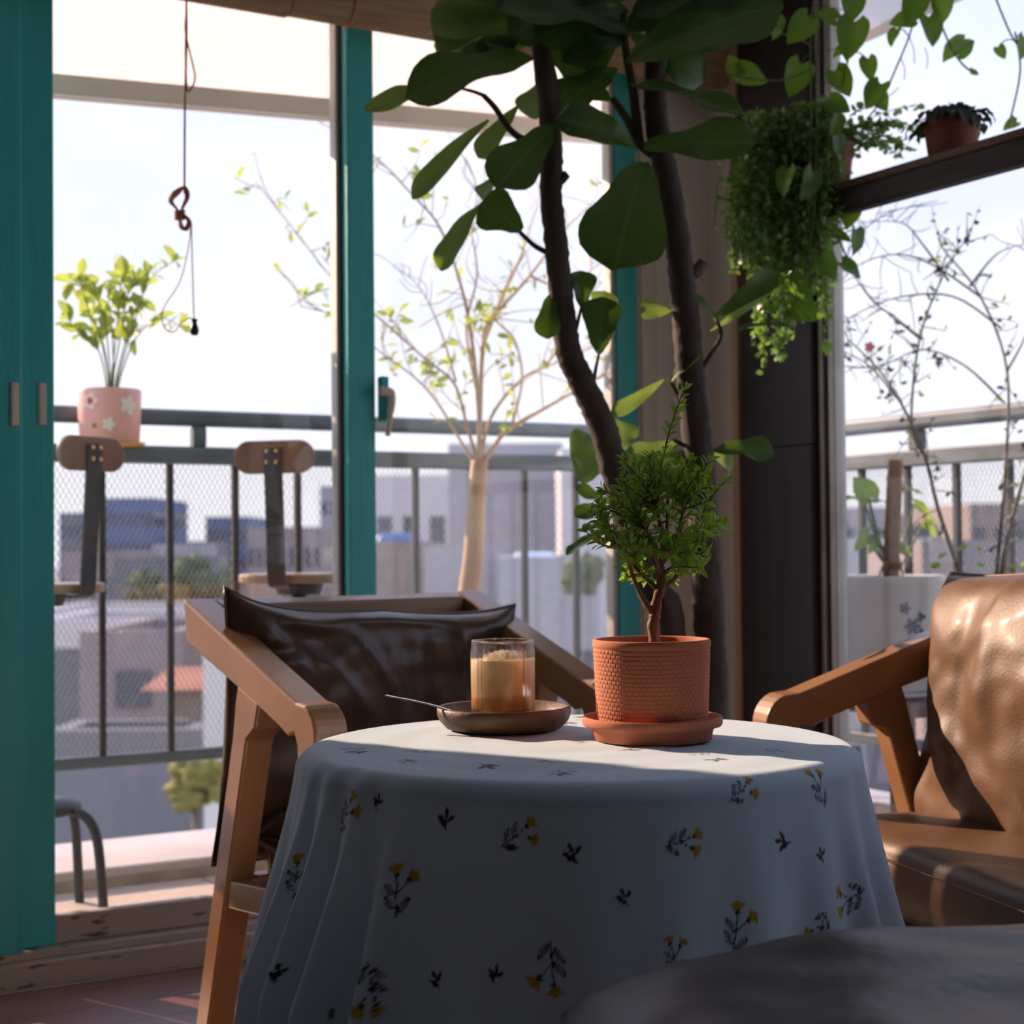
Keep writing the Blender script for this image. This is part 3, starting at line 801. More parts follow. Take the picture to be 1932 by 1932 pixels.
for x, y, r, n_ in ((1708, 1148, 11, 5), (1722, 1182, 17, 6), (1738, 1164, 10, 3), (1712, 1268, 11, 5), (1735, 1248, 9, 4), (1584, 1155, 10, 4), (1586, 1215, 14, 5), (1740, 1195, 10, 3), (1590, 1240, 8, 4)):
    rr = lerp(rb, rt, min(1, max(0, (1310 - y) / 215)))
    flower_decal(x, y, r / kp, MT['bluepaint'], n_, pot, pc, rr * 1.0, 0, rin=.25, thick=.002)
obj('soil', MB().lathe([(rt * .9, hp * .9), (rt * .5, hp * .92), (.0005, hp * .92)], pz, 24), MT['soil'], t, smooth=True)
rnd = random.Random(3)
def Q(x, y, dy=0): return P(x, y, pc.y + dy)
obj('moss_pole', MB().tube([Q(1680, 1095), Q(1685, 980), Q(1688, 900), Q(1690, 868)], [.020, .0195, .019, .017], 14), MT['coir'], t, smooth=True)
for b_, e_, w_, nn in (((1640, 940), (1610, 900), 52, (0, -1, .4)), ((1632, 948), (1585, 940), 28, (0, -.4, 1)), ((1640, 950), (1672, 945), 24, (0, -.4, 1)), ((1690, 925), (1742, 930), 26, (0, -.5, 1)), ((1725, 950), (1765, 990), 24, (0.3, -.8, .6)),
                       ((1745, 985), (1768, 1015), 20, (0, -1, .3)), ((1640, 1010), (1612, 1040), 26, (-.3, -1, .3)), ((1650, 1015), (1640, 1045), 26, (.3, -1, .2)), ((1668, 1008), (1705, 1000), 22, (0, -.5, 1)), ((1690, 1030), (1722, 1050), 24, (0, -.9, .5)), ((1655, 1000), (1620, 1000), 24, (0, -.3, 1))):
    leaf_part('leaf', t, MT['arum'], Q(*b_), Q(*e_), nn, w_ / kp, HEART, .1, .2, .05, 9, 5, rnd.random() * 6)
    obj('leaf_stalk', MB().tube(spline([Q(*b_), Q(lerp(b_[0], 1680, .4), lerp(b_[1], 1090, .45), .01), Q(1680 + rnd.uniform(-25, 25), 1092, rnd.uniform(-.02, .03))], 5), .0028, 6), MT['greenstem'], t, smooth=True)

# bare branched bougainvillea in a tub further along
pb = onB(1850, 1300, .40)
bbb = (pb - C0).dot(UB); 
t = thing('bougainvillea', V((pb.x, pb.y, zf)), 'nearly bare thin branched shrub with one pink bloom beyond the right window', 'shrub')
obj('tub', MB().lathe([(.10, 0), (.105, .004), (.135, .26), (.145, .27), (.145, .30), (.132, .30), (.125, .26), (.0005, .25)], V((pb.x, pb.y, zf)), 32), MT['terra'], t, auto=35)
rnd = random.Random(21)
R_ = lambda x, y, dy=0: P(x, y, pb.y + dy)
o_ = V((pb.x, pb.y, zf + .25))
BB = [(((1812, 1085), (1770, 960), (1745, 860), (1705, 770), (1660, 700), (1600, 640)), .1, .006),
      (((1745, 860), (1720, 800), (1735, 640), (1780, 520), (1830, 440)), -.1, .004),
      (((1890, 1090), (1905, 1000), (1932, 900), (1960, 820)), .1, .009),
      (((1880, 1085), (1896, 900), (1900, 700), (1850, 560), (1780, 470), (1770, 440)), .2, .005),
      (((1700, 760), (1640, 690), (1585, 660)), .1, .003),
      (((1895, 760), (1820, 690), (1740, 660), (1660, 690), (1580, 690)), .3, .003),
      (((1890, 620), (1800, 560), (1700, 560), (1620, 590), (1575, 620)), .25, .003),
      (((1850, 560), (1760, 500), (1690, 480), (1620, 500), (1580, 540)), .3, .003),
      (((1900, 700), (1932, 640), (1960, 560)), .2, .004), (((1830, 540), (1880, 480), (1932, 460)), .1, .003),
      (((1740, 640), (1690, 600), (1640, 560), (1600, 480), (1660, 410), (1740, 385)), .2, .003),
      (((1790, 530), (1740, 460), (1700, 420), (1620, 420)), .25, .003)]
ls = leaf_shared('leaf', OVAL, MT['dusty'], .6, 4, 3)
ly = leaf_shared('leaf', OVAL, MT['treeleaf'], .6, 4, 3)
nl = 0
for pl, dy, r in BB:
    n = len(pl)
    pts = spline([R_(x, y, dy * i / (n - 1)) for i, (x, y) in enumerate(pl)], 6)
    if pl[0][1] > 1050: pts = spline([o_ + V((rnd.uniform(-.03, .03), rnd.uniform(-.03, .03), 0)), pts[0]], 3)[:-1] + pts
    obj('branch', MB().tube(pts, [max(.0013, r * (1 - .75 * i / len(pts))) for i in range(len(pts))], 6), MT['twig'], t, smooth=True)
    for i in range(8, len(pts)):
        for _ in range(2):
            if rnd.random() < .6:
                d = rdir(rnd, .2); L = rnd.uniform(.03, .09)
                e = pts[i] + d * L
                obj('twig', MB().tube([pts[i], pts[i] + d * L * .5 + rdir(rnd) * .006, e], [.0013, .0011, .0008], 4), MT['twig'], t)
                if nl < 250:
                    for q_ in range(2):
                        nl += 1
                        m_, _ = frame(lerp(pts[i], e, rnd.uniform(.4, 1)), rdir(rnd), rdir(rnd, .5))
                        inst('leaf', ls if rnd.random() < .8 else ly, t, m_ @ Matrix.Scale(rnd.uniform(.012, .022), 4))
for k in range(5):
    c = R_(1640, 655); a = k * 1.257
    leaf_part('petal', t, MT['pinkpetal'], c, c + V((math.cos(a) * .014, -.004, math.sin(a) * .014)), (0, -1, 0), .012, OVAL, .1, .2, .02, 5, 3)
for x, y in ((1870, 1050), (1850, 1040), (1895, 1030), (1880, 1062), (1910, 1075), (1925, 1068), (1840, 1065), (1755, 1070), (1770, 1055), (1830, 1030)):
    c = R_(x, y, rnd.uniform(-.08, .05))
    leaf_part('leaf', t, MT['arum'], c, c + V((rnd.uniform(-.03, .03), rnd.uniform(-.01, .01), rnd.uniform(-.01, .03))), rdir(rnd, .5), .018, OVAL, .1, .2, .03, 6, 5)

# ------------------------------------------------------------------ the town below
GZ = -19.0
gr = obj('ground_town', MB().obox(V((-900, 12, GZ - 1)), V((2200, 0, 0)), V((0, 1800, 0)), V((0, 0, 1))), mat('asphalt and gravel', (.16, .16, .17), (.26, .25, .25), rough=.9, scale=.05, detail=8))
tag(gr, 'grey ground of the town far below the balcony', None, None, 'structure')
BM = {}
def bmat(c, nm):
    if nm not in BM: BM[nm] = mat(nm, tuple(x * .88 for x in c), c, rough=.85, scale=.35, detail=6)
    return BM[nm]
WIN = mat('dark window glass', (.03, .045, .07), (.05, .07, .10), rough=.15, scale=.5)
ROOFD = mat('dark flat roof felt', (.09, .09, .10), (.16, .15, .15), rough=.9, scale=.6)
ROOFR = mat('red roof tiles', (.30, .10, .06), (.40, .15, .09), rough=.85, scale=1.5, stretch=(1, 1, 6))
WHITE = bmat((.66, .62, .61), 'white render'); PINKISH = bmat((.30, .25, .25), 'rosy render'); GREY = bmat((.15, .16, .18), 'grey render')
BLUE = bmat((.10, .15, .27), 'blue tower cladding'); PALE = bmat((.36, .35, .38), 'pale grey render'); BEIGE = bmat((.27, .22, .19), 'beige render')
def building(x0, x1, ytop, D, dep, m, label, rows=0, cols=0, roof='flat', yaw=0.0, wz=None, rm=None, name='building', cat='building'):
    a = P(x0, ytop, D); b = P(x1, ytop, D)
    wdt = (b - a).length; c = (a + b) / 2
    zt_ = c.z
    ux = V((math.cos(yaw), math.sin(yaw), 0)); uy = V((-math.sin(yaw), math.cos(yaw), 0))
    o = V((c.x, c.y, GZ)) - ux * wdt / 2
    t = thing(name, V((c.x, c.y, GZ)), label, cat)
    obj('wall', MB().obox(o, ux * wdt, uy * dep, UZ * (zt_ - GZ)), m, t)
    pt = .25
    if roof == 'flat':
        for p_, ax, ay in ((o, ux * wdt, uy * .3), (o + uy * (dep - .3), ux * wdt, uy * .3), (o + uy * .3, ux * .3, uy * (dep - .6)), (o + uy * .3 + ux * (wdt - .3), ux * .3, uy * (dep - .6))):
            obj('parapet', MB().obox(V((p_.x, p_.y, zt_)), ax, ay, UZ * .7), rm or m, t)
        obj('roof', MB().obox(V((o.x, o.y, zt_)) + ux * .3 + uy * .3, ux * (wdt - .6), uy * (dep - .6), UZ * .12), ROOFD, t)
    else:
        h = min(wdt, dep) * .28
        p = [V((o.x, o.y, zt_)) - ux * .4 - uy * .4, V((o.x, o.y, zt_)) - ux * .4 + uy * (dep + .4), V((o.x, o.y, zt_ + h)) - ux * .4 + uy * dep / 2]
        obj('roof', MB().prism(p, ux * (wdt + .8)), rm or ROOFR, t)
    if rows:
        sill = 3.1
        for face in (0, 1):
            L_ = wdt if face == 0 else dep
            nc = cols if face == 0 else max(1, int(cols * dep / wdt))
            for i in range(rows):
                for j in range(nc):
                    u = (j + .5) / nc * L_; z0 = zt_ - 2.3 - i * sill
                    if z0 < GZ + 1: continue
                    ww, hh = min(1.5, L_ / nc * .55), 1.4
                    if face == 0: p = V((o.x, o.y, z0)) + ux * (u - ww / 2) - uy * .05; ax, ay = ux * ww, uy * .1
                    else:
                        p = V((o.x, o.y, z0)) + ux * (wdt - .05) + uy * (u - ww / 2); ax, ay = ux * .1, uy * ww
                    obj('window', MB().obox(p, ax, ay, UZ * hh), WIN, t)
    return t
building(196, 289, 952, 170, 18, BLUE, 'tall blue slab tower at left, widest on the skyline', 9, 7)
building(388, 466, 986, 190, 20, BLUE, 'squat blue tower right of the tall slab tower', 6, 6)
building(604, 652, 930, 165, 12, PALE, 'narrow pale tower beside the green mullion', 9, 3)
building(112, 182, 978, 200, 16, GREY, 'grey blocks on the skyline at the left edge', 5, 5)
building(288, 350, 1040, 150, 16, PALE, 'low pale block right of the tall blue tower', 4, 4)
building(466, 604, 1012, 120, 18, PINKISH, 'rosy grey apartment block behind the brown backrest', 6, 9)
building(353, 386, 1034, 168, 14, GREY, 'small grey block left of the squat tower', 3, 3)
building(118, 215, 1062, 95, 12, PINKISH, 'rosy house front below the skyline at left', 4, 5)
building(215, 330, 1078, 80, 12, GREY, 'grey block with dark roof under the blue tower', 3, 5)
building(330, 470, 1120, 66, 10, BEIGE, 'beige house with dark flat roof in the middle distance', 2, 5)
building(118, 330, 1128, 58, 6, GREY, 'long grey house with dark roof at left', 2, 6)
building(60, 470, 1192, 47, 6, PALE, 'low house with a bright white parapet at left', 1, 7, rm=WHITE)
building(60, 360, 1222, 39, 5, GREY, 'house with white roof edge in front of the low house', 0, 0, rm=WHITE)
grey_house = building(150, 345, 1254, 33, 6, PINKISH, 'pale grey house with one dark window seen through netting', 0, 0)
c = P(250, 1302, 32.9)
obj('window', MB().obox(c + V((-.35, 0, -.35)), V((.7, 0, 0)), V((0, .1, 0)), V((0, 0, .75))), WIN, grey_house)
building(318, 400, 1298, 27, 4, BEIGE, 'small house with red tiled roof beside the armchair', 0, 0, roof='gable')
building(383, 470, 1290, 22, 4, WHITE, 'bright white wall corner behind the armchair', 0, 0)
building(90, 380, 1462, 25, 1.6, GREY, 'low grey shed roof far below', 0, 0)
# right of the mullion: closer, paler houses
building(700, 1000, 930, 62, 12, WHITE, 'big white house right of the green mullion', 4, 6)
building(846, 1062, 884, 44, 10, PALE, 'tall pale grey house behind the tree trunk', 0, 0)
building(1058, 1320, 900, 38, 5, WHITE, 'white house behind the lower fig leaves', 0, 0)
building(640, 812, 1086, 33, 6, BEIGE, 'beige house carrying the blue water tank', 1, 4)
building(800, 945, 1100, 30, 2.8, PALE, 'low pale flat roofed house behind the thin trunk', 1, 4)
building(940, 1130, 1128, 27, 2.8, PALE, 'pale house carrying the shiny water tank', 1, 4)
# right window
building(1560, 1700, 975, 120, 20, PALE, 'pale block at the left of the right window', 5, 5)
building(1700, 1840, 985, 140, 16, PINKISH, 'rosy block behind the wire netting at right', 4, 7)
building(1830, 2050, 968, 110, 16, BEIGE, 'beige block at the right edge of the skyline', 5, 6)
building(1560, 1760, 1050, 60, 10, WHITE, 'white house behind the white flowered pot', 3, 6)
building(1740, 2050, 1062, 48, 8, PINKISH, 'rosy house behind the thin shrub', 3, 8)
def tank(px, D, L, r, m1, m2, label, zroof, hl):
    c = P(px, 1030, D); c.z = zroof + .12 + hl + r
    t = thing('water_tank', c - UZ * (r + hl), label, 'water tank')
    ax = V((1, .25, 0)).normalized()
    prof = [(.01, -L / 2 - r * .3), (r * .6, -L / 2 - r * .2), (r * .95, -L / 2), (r, -L / 2 + .1), (r, L / 2 - .1), (r * .95, L / 2), (r * .6, L / 2 + r * .2), (.01, L / 2 + r * .3)]
    o = obj('drum', MB().lathe(prof, V((0, 0, 0)), 24), m1, t, smooth=True)
    o.matrix_local = Matrix.Translation(c - ORG[t.name]) @ ax.to_track_quat('Z', 'Y').to_matrix().to_4x4() @ Matrix.Translation(ORG[t.name])
    for s_ in (-.35, .35):
        for k in (-1, 1):
            p = c + ax * (L * s_) + V((0, k * r * .6, -r * .7))
            obj('leg', MB().tube([p, V((p.x, p.y + k * .1, c.z - r - hl))], .03, 6), m2, t)
    return t
TB = mat('blue plastic tank', (.07, .15, .33), (.10, .20, .40), rough=.4, scale=2)
TS = mat('stainless tank', (.8, .76, .72), (.85, .82, .78), rough=.25, metallic=.9, scale=2)
tank(752, 35, .85, .24, TB, GREY, 'blue rooftop water tank seen right of the mullion', P(726, 1086, 33).z, .30)
tank(1008, 28.4, .70, .30, TS, GREY, 'shiny steel rooftop water tank behind the wire netting', P(1035, 1128, 27).z, .06)
GT = mat('tree crown green', (.05, .085, .04), (.10, .14, .06), rough=.9, scale=1.2, detail=6, bump=.6, bscale=3)
YT = mat('autumn yellow crown', (.15, .14, .03), (.24, .21, .05), rough=.9, scale=1.2, bump=.6, bscale=3)
def towntree(px, py, D, r, m, label):
    c = P(px, py, D); t = thing('town_tree', V((c.x, c.y, GZ)), label, 'tree', 'trees in the town')
    obj('trunk', MB().tube([V((c.x, c.y, GZ)), c - UZ * r * .5], r * .10, 8), MT['twig'], t, smooth=True)
    rr = random.Random(int(px))
    mb = MB()
    for k in range(16):
        q_ = rr.uniform(.25, .5) * r; mb.sphere(c + V((rr.uniform(-.8, .8) * r, rr.uniform(-.6, .6) * r, rr.uniform(-.7, .6) * r)), q_, q_, q_ * .85, 16, 12, .9, k * 3.1 + px)
    obj('crown', mb, m, t, smooth=True)
towntree(385, 1098, 55.4, 1.0, GT, 'dark green tree in town left of the wooden seat')
towntree(268, 1108, 56, .7, GT, 'small green tree in town under the blue tower')
towntree(330, 1118, 54.4, .4, YT, 'small yellow tree in town near the green ones')
towntree(368, 1488, 21, .40, YT, 'yellow green tree far below beside the armchair')
towntree(1092, 1085, 22, .28, GT, 'dark green tree behind the bonsai foliage')

# ------------------------------------------------------------------ table and cloth
TC, TR, TZ = V((.0735, 1.83, 0)), .32, .634
t = thing('round_table', V((TC.x, TC.y, 0)), 'round wooden table hidden under the flowered cloth', 'table')
obj('table_top', MB().lathe([(.30, -.03), (.312, -.024), (.312, -.006), (.306, -.003), (.0005, -.003)], TC + UZ * TZ, 48), MT['wood'], t)
obj('pedestal', MB().lathe([(.045, 0), (.03, .06), (.026, .45), (.06, .56), (.0005, .57)], TC + UZ * .03, 20), MT['wood'], t, smooth=True)
for k in range(4):
    a = k * math.pi / 2 + .4; d = V((math.cos(a), math.sin(a), 0))
    obj('foot', MB().tube(spline([TC + UZ * .08, TC + d * .1 + UZ * .06, TC + d * .22 + UZ * .016], 4), .016, 8), MT['wood'], t, smooth=True)

NT, NS = 1400, 360
drop_max = .50
th = np.linspace(0, 2 * np.pi, NT, endpoint=False)
L_top, r_edge = TR - .022, .022
sarc = r_edge * np.pi / 2
Ltot = L_top + sarc + drop_max
# dense where the print is: flat top from the outer half, edge, skirt
s = np.concatenate([np.linspace(0.004, L_top, 110, endpoint=False), np.linspace(L_top, L_top + sarc, 16, endpoint=False), np.linspace(L_top + sarc, Ltot, NS - 126)])
# folds: ridges hang at these bearings (degrees, 270 = towards the viewer), with a width and a strength
FOLDS = [(206, 3, 1.2), (214, 3, 1.4), (224, 3, 1.5), (234, 3, 1.2), (252, 8, .25), (268, 9, .35), (284, 9, .35), (300, 7, .45), (316, 6, .55), (327, 4.5, .9), (340, 5, .9), (354, 6, .7), (10, 6, 1), (28, 7, .8), (48, 7, 1), (70, 8, .7), (95, 7, 1), (120, 8, .9), (145, 7, 1), (168, 7, .8), (186, 6, 1), (200, 5, .9)]
deg = np.degrees(th)
ridge = np.zeros(NT)
for c_, w_, k_ in FOLDS:
    d_ = (deg - c_ + 180) % 360 - 180
    ridge += k_ * np.exp(-(d_ / w_) ** 2)
ridge -= ridge.mean() * .8
S, TH = np.meshgrid(s, th, indexing='ij'); RG = np.broadcast_to(ridge, S.shape)
drop = np.clip(S - L_top - sarc, 0, None)
phi = np.clip((S - L_top) / r_edge, 0, np.pi / 2)
Rr = np.where(S < L_top, S, L_top + r_edge * np.sin(phi))
Zz = np.where(S < L_top, 0, -r_edge * (1 - np.cos(phi)))
slope = .17 + .03 * np.sin(3 * TH + 1)
grow = 1 - np.exp(-drop / .10)
Rr = Rr + drop * slope * np.clip(1 - drop * .6, .4, 1) + RG * (.038 * grow * np.clip(drop / .15, 0, 1.4) + .004 * (phi / (np.pi / 2)))
Zz = Zz - drop * .975
Zz = Zz + np.where(S < L_top, .0006 * np.sin(TH * 3 + S * 40) + .0005 * np.sin(S * 90 + 2 * TH), 0)
X = TC.x + Rr * np.cos(TH); Y = TC.y + Rr * np.sin(TH); Z = TZ + Zz
pts = np.stack([X, Y, Z], -1)
# print: motifs laid on the cloth at their places, drawn in cloth coordinates (along the rim, down the cloth)
dv = pts - np.array(CAM); kk = dv @ np.array(cF)
PX = 966 + FPX * (dv @ np.array(cR)) / kk; PY = 966 - FPX * (dv @ np.array(cU)) / kk
colr = np.ones(S.shape + (3,)) * np.array([.60, .78, .91])
front = (Y < TC.y + .10)
Uc = TH * np.where(S > L_top, TR + drop * .17, np.maximum(S, .01)); Vc = -S
dd_ = np.linalg.norm(np.roll(pts, -1, 1) - pts, axis=2); ARC = np.concatenate([np.zeros((S.shape[0], 1)), np.cumsum(dd_, 1)], 1); PERI = ARC[:, -1]; ARC = ARC[:, :-1]
def ell(u, v, cu, cv, a, b, ang):
    ca, sa = math.cos(ang), math.sin(ang)
    x = (u - cu) * ca + (v - cv) * sa; y = -(u - cu) * sa + (v - cv) * ca
    return (x / a) ** 2 + (y / b) ** 2, x / a, y / b
def seg(u, v, p, q, wd):
    p, q = np.array(p), np.array(q); d = q - p; L2 = (d @ d)
    tt = np.clip(((u - p[0]) * d[0] + (v - p[1]) * d[1]) / L2, 0, 1)
    return (u - p[0] - tt * d[0]) ** 2 + (v - p[1] - tt * d[1]) ** 2 < wd * wd
YEL, DRK, INK = np.array([.50, .33, .045]), np.array([.035, .04, .05]), np.array([.05, .055, .065])
def paint(mask, sl, c): 
    sub = colr[sl]; sub[mask] = c
def motif(i, j, size, ang, kind, tophat=False):
    u0, v0 = Uc[i, j], Vc[i, j]
    di = int(.08 / .0015); 
    i0, i1 = max(0, i - 70), min(S.shape[0], i + 70); wj = int(NT * .055 / (2 * math.pi * max(.08, Rr[i, j]))) + 2
    jj = np.arange(j - wj, j + wj + 1) % NT
    rows = np.arange(i0, i1)
    rl = Rr[i, j]
    dth = (TH[np.ix_(rows, jj)] - TH[i, j] + np.pi) % (2 * np.pi) - np.pi
    aj = ARC[np.ix_(rows, jj)]; a0_ = ARC[rows, j][:, None]; pe = PERI[rows][:, None]; u = (aj - a0_ + pe / 2) % pe - pe / 2; v = -(S[np.ix_(rows, jj)] - S[i, j])
    ca, sa = math.cos(ang), math.sin(ang)
    x = (u * ca + v * sa) / size; y = (-u * sa + v * ca) / size
    sub = colr[np.ix_(rows, jj)]
    def put(mk, c): sub[mk] = c
    if kind == 0:                          # two yellow blooms on a stalk with leaves
        put(seg(x, y, (0, -1), (0, .25), .035), INK); put(seg(x, y, (0, -.2), (.45, .3), .035), INK); put(seg(x, y, (0, .1), (-.05, .6), .035), INK)
        for cx_, cy_, an in ((-.28, -.45, 2.2), (.30, -.62, .9), (-.26, .02, 2.3)):
            e, xx, yy = ell(x, y, cx_, cy_, .34, .13, an)
            put(e < 1, INK * 1.6); put((e < .55) & (e > .0) & (abs(yy) > .18), colr[i, j] * .55 + INK * .6); put(abs(yy) * (e < 1) + (e >= 1) * 9 < .13, INK)
        for cx_, cy_, an in ((-.05, .72, .1), (.60, .42, -.9)):
            ca2, sa2 = math.cos(an), math.sin(an)
            x2 = (x - cx_) * ca2 + (y - cy_) * sa2; y2 = -(x - cx_) * sa2 + (y - cy_) * ca2
            r2 = np.hypot(x2, y2 + .26); a2 = np.arctan2(x2, y2 + .26)
            put((r2 < .52 + .03 * np.cos(a2 * 9)) & (np.abs(a2) < .68), YEL)
            put((r2 < .16) & (np.abs(a2) < 1.2), DRK)
            put((r2 < .28) & (np.abs(np.sin(a2 * 5)) < .25) & (np.abs(a2) < .6), DRK)
    else:                                  # small dark sprig of three leaves
        put(seg(x, y, (0, -1), (0, .2), .07), DRK)
        for cx_, cy_, an in ((0, .5, math.pi / 2), (-.48, .0, 2.5), (.48, .05, .65), (-.3, -.45, 2.4)):
            e, xx, yy = ell(x, y, cx_, cy_, .48, .22, an); put(e < 1, DRK)
    colr[np.ix_(rows, jj)] = sub
skirt_ok = (Y < TC.y + .05) & (S > L_top + sarc * .5)
def at_px(px, py):
    d2 = (PX - px) ** 2 + (PY - py) ** 2 + np.where(skirt_ok, 0, 1e9)
    return np.unravel_index(np.argmin(d2), d2.shape)
BIG = [(655, 1530, 38, -.5), (978, 1573, 34, -.9), (748, 1678, 40, .1), (1288, 1585, 34, -1.3), (1400, 1488, 30, -1.0), (1545, 1485, 34, .3), (1598, 1700, 40, 1.9), (1390, 1748, 40, -.2), (704, 1868, 46, 3.5), (1042, 1830, 44, 3.2), (560, 1650, 34, .1), (492, 1895, 36, .6), (1548, 1752, 30, 2.6), (1703, 1735, 30, 3.0), (536, 1528, 28, .2), (1272, 1800, 30, .2)]
SMALL = [(714, 1512, 13, -.2), (841, 1546, 18, 0), (1082, 1608, 18, .4), (1178, 1690, 15, .3), (1476, 1588, 18, 1.4), (1549, 1612, 13, .2), (625, 1766, 15, .8), (523, 1836, 17, .2), (822, 1848, 16, .5), (934, 1838, 15, -.2), (628, 1915, 8, 0), (1330, 1630, 0, 0), (1650, 1560, 12, .4), (900, 1720, 0, 0)]
for px, py, sz_, an in BIG:
    i, j = at_px(px, py); sc_ = Y[i, j] / FPX
    motif(i, j, sz_ * sc_ * 1.22, an, 0)
for px, py, sz_, an in SMALL:
    if sz_:
        i, j = at_px(px, py); motif(i, j, sz_ * Y[i, j] / FPX * 1.2, an, 1)
rn = random.Random(2)
for q_ in range(20):                        # the flat top and the far side carry the same print
    i = rn.randrange(30, 105); j = rn.randrange(NT); motif(i, j, .015, rn.uniform(0, 6.3), q_ % 2)
for q_ in range(40):
    j = int(rn.uniform(10, 170) / 360 * NT); i = rn.randrange(140, NS - 20); motif(i, j, .019, rn.uniform(0, 6.3), q_ % 2)
nv = NS * NT
me = bpy.data.meshes.new('tablecloth')
idx = np.arange(nv).reshape(NS, NT)
quads = np.stack([idx[:-1], np.roll(idx[:-1], -1, 1), np.roll(idx[1:], -1, 1), idx[1:]], -1).reshape(-1, 4)[:, ::-1]
flat = np.concatenate([pts.reshape(-1, 3) - np.array([TC.x, TC.y, 0]), [[0, 0, TZ]]])
cap = np.stack([np.full(NT, nv), np.roll(idx[0], -1), idx[0]], -1)[:, ::-1]
me.vertices.add(nv + 1); me.vertices.foreach_set('co', flat.astype(np.float32).ravel())
nl_ = quads.size + cap.size
me.loops.add(nl_); me.loops.foreach_set('vertex_index', np.concatenate([quads.ravel(), cap.ravel()]).astype(np.int32))
npoly = len(quads) + len(cap)
me.polygons.add(npoly)
me.polygons.foreach_set('loop_start', np.concatenate([np.arange(len(quads)) * 4, len(quads) * 4 + np.arange(len(cap)) * 3]).astype(np.int32))
me.polygons.foreach_set('loop_total', np.concatenate([np.full(len(quads), 4), np.full(len(cap), 3)]).astype(np.int32))
me.polygons.foreach_set('use_smooth', np.ones(npoly, dtype=bool))
me.update(calc_edges=True)
ca_ = me.color_attributes.new('print', 'FLOAT_COLOR', 'POINT')
cc_ = np.ones((nv + 1, 4), dtype=np.float32); cc_[:nv, :3] = colr.reshape(-1, 3); cc_[nv, :3] = colr[0, 0]
ca_.data.foreach_set('color', cc_.ravel())
cm = bpy.data.materials.new('printed cotton'); cm.use_nodes = True; n_ = cm.node_tree; b_ = n_.nodes['Principled BSDF']
b_.inputs['Roughness'].default_value = .85; b_.inputs['Specular IOR Level'].default_value = .2; b_.inputs['Sheen Weight'].default_value = .25
at_ = n_.nodes.new('ShaderNodeAttribute'); at_.attribute_name = 'print'
n_.links.new(at_.outputs['Color'], b_.inputs['Base Color'])
tc_ = n_.nodes.new('ShaderNodeTexCoord'); w1_ = n_.nodes.new('ShaderNodeTexNoise'); w1_.inputs['Scale'].default_value = 900; w1_.inputs['Detail'].default_value = 2
w3_ = n_.nodes.new('ShaderNodeTexNoise'); w3_.inputs['Scale'].default_value = 22; w3_.inputs['Detail'].default_value = 4
ad_ = n_.nodes.new('ShaderNodeMath'); ad_.operation = 'MULTIPLY_ADD'; ad_.inputs[1].default_value = 4.0
bp_ = n_.nodes.new('ShaderNodeBump'); bp_.inputs['Strength'].default_value = .25; bp_.inputs['Distance'].default_value = .0012
n_.links.new(tc_.outputs['Object'], w1_.inputs['Vector']); n_.links.new(tc_.outputs['Object'], w3_.inputs['Vector']); n_.links.new(w3_.outputs['Fac'], ad_.inputs[0]); n_.links.new(w1_.outputs['Fac'], ad_.inputs[2])
n_.links.new(ad_.outputs[0], bp_.inputs['Height']); n_.links.new(bp_.outputs[0], b_.inputs['Normal'])
trn = n_.nodes.new('ShaderNodeBsdfTranslucent'); mxs = n_.nodes.new('ShaderNodeMixShader'); mxs.inputs[0].default_value = .12
n_.links.new(at_.outputs['Color'], trn.inputs['Color']); n_.links.new(b_.outputs[0], mxs.inputs[1]); n_.links.new(trn.outputs[0], mxs.inputs[2]); n_.links.new(mxs.outputs[0], n_.nodes['Material Output'].inputs['Surface'])
me.materials.append(cm)
cl = bpy.data.objects.new('tablecloth', me); col.objects.link(cl); cl.location = (TC.x, TC.y, 0)
tag(cl, 'pale blue tablecloth printed with yellow flowers, draped over the round table', 'tablecloth')

# ------------------------------------------------------------------ wooden plate, glass of iced coffee, spoon
pcn = V((P(951, 1350, 1.96).x, 1.96, TZ + .0012))
t = obj('wooden_plate', MB().lathe([(.0005, .0), (.062, 0), (.071, .0025), (.079, .011), (.0825, .019), (.0825, .0265), (.080, .0285), (.0765, .0275), (.072, .020), (.064, .013), (.054, .0105), (.0005, .0105)], pcn, 64), MT['plate'], None, smooth=True, loc=pcn)
tag(t, 'round dark oak plate under the glass of iced coffee', 'plate')
gc = V((P(949, 1300, 1.955).x, 1.955, pcn.z + .0112))
gr_, gh = .0388, .098
clear = bpy.data.materials.new('clear glass'); clear.use_nodes = True
b_ = clear.node_tree.nodes['Principled BSDF']; b_.inputs['Transmission Weight'].default_value = 1; b_.inputs['Roughness'].default_value = .0; b_.inputs['IOR'].default_value = 1.46; b_.inputs['Base Color'].default_value = (.98, .98, .96, 1)
n_ = clear.node_tree; tr_ = n_.nodes.new('ShaderNodeBsdfTransparent'); mx_ = n_.nodes.new('ShaderNodeMixShader'); mx_.inputs[0].default_value = .45
n_.links.new(tr_.outputs[0], mx_.inputs[1]); n_.links.new(b_.outputs[0], mx_.inputs[2]); n_.links.new(mx_.outputs[0], n_.nodes['Material Output'].inputs['Surface'])
t = thing('tumbler', gc, 'ribbed glass of iced milk coffee on the wooden plate', 'glass')
NR = 32
def ribs(r, z, a, k):
    if k < 4 or k > 13: return r
    f = min(1, (z - .010) / .006) * min(1, max(0, (gh - .010 - z) / .004))
    return r + .0026 * f * (abs(math.cos(a * NR / 2)) - .6)
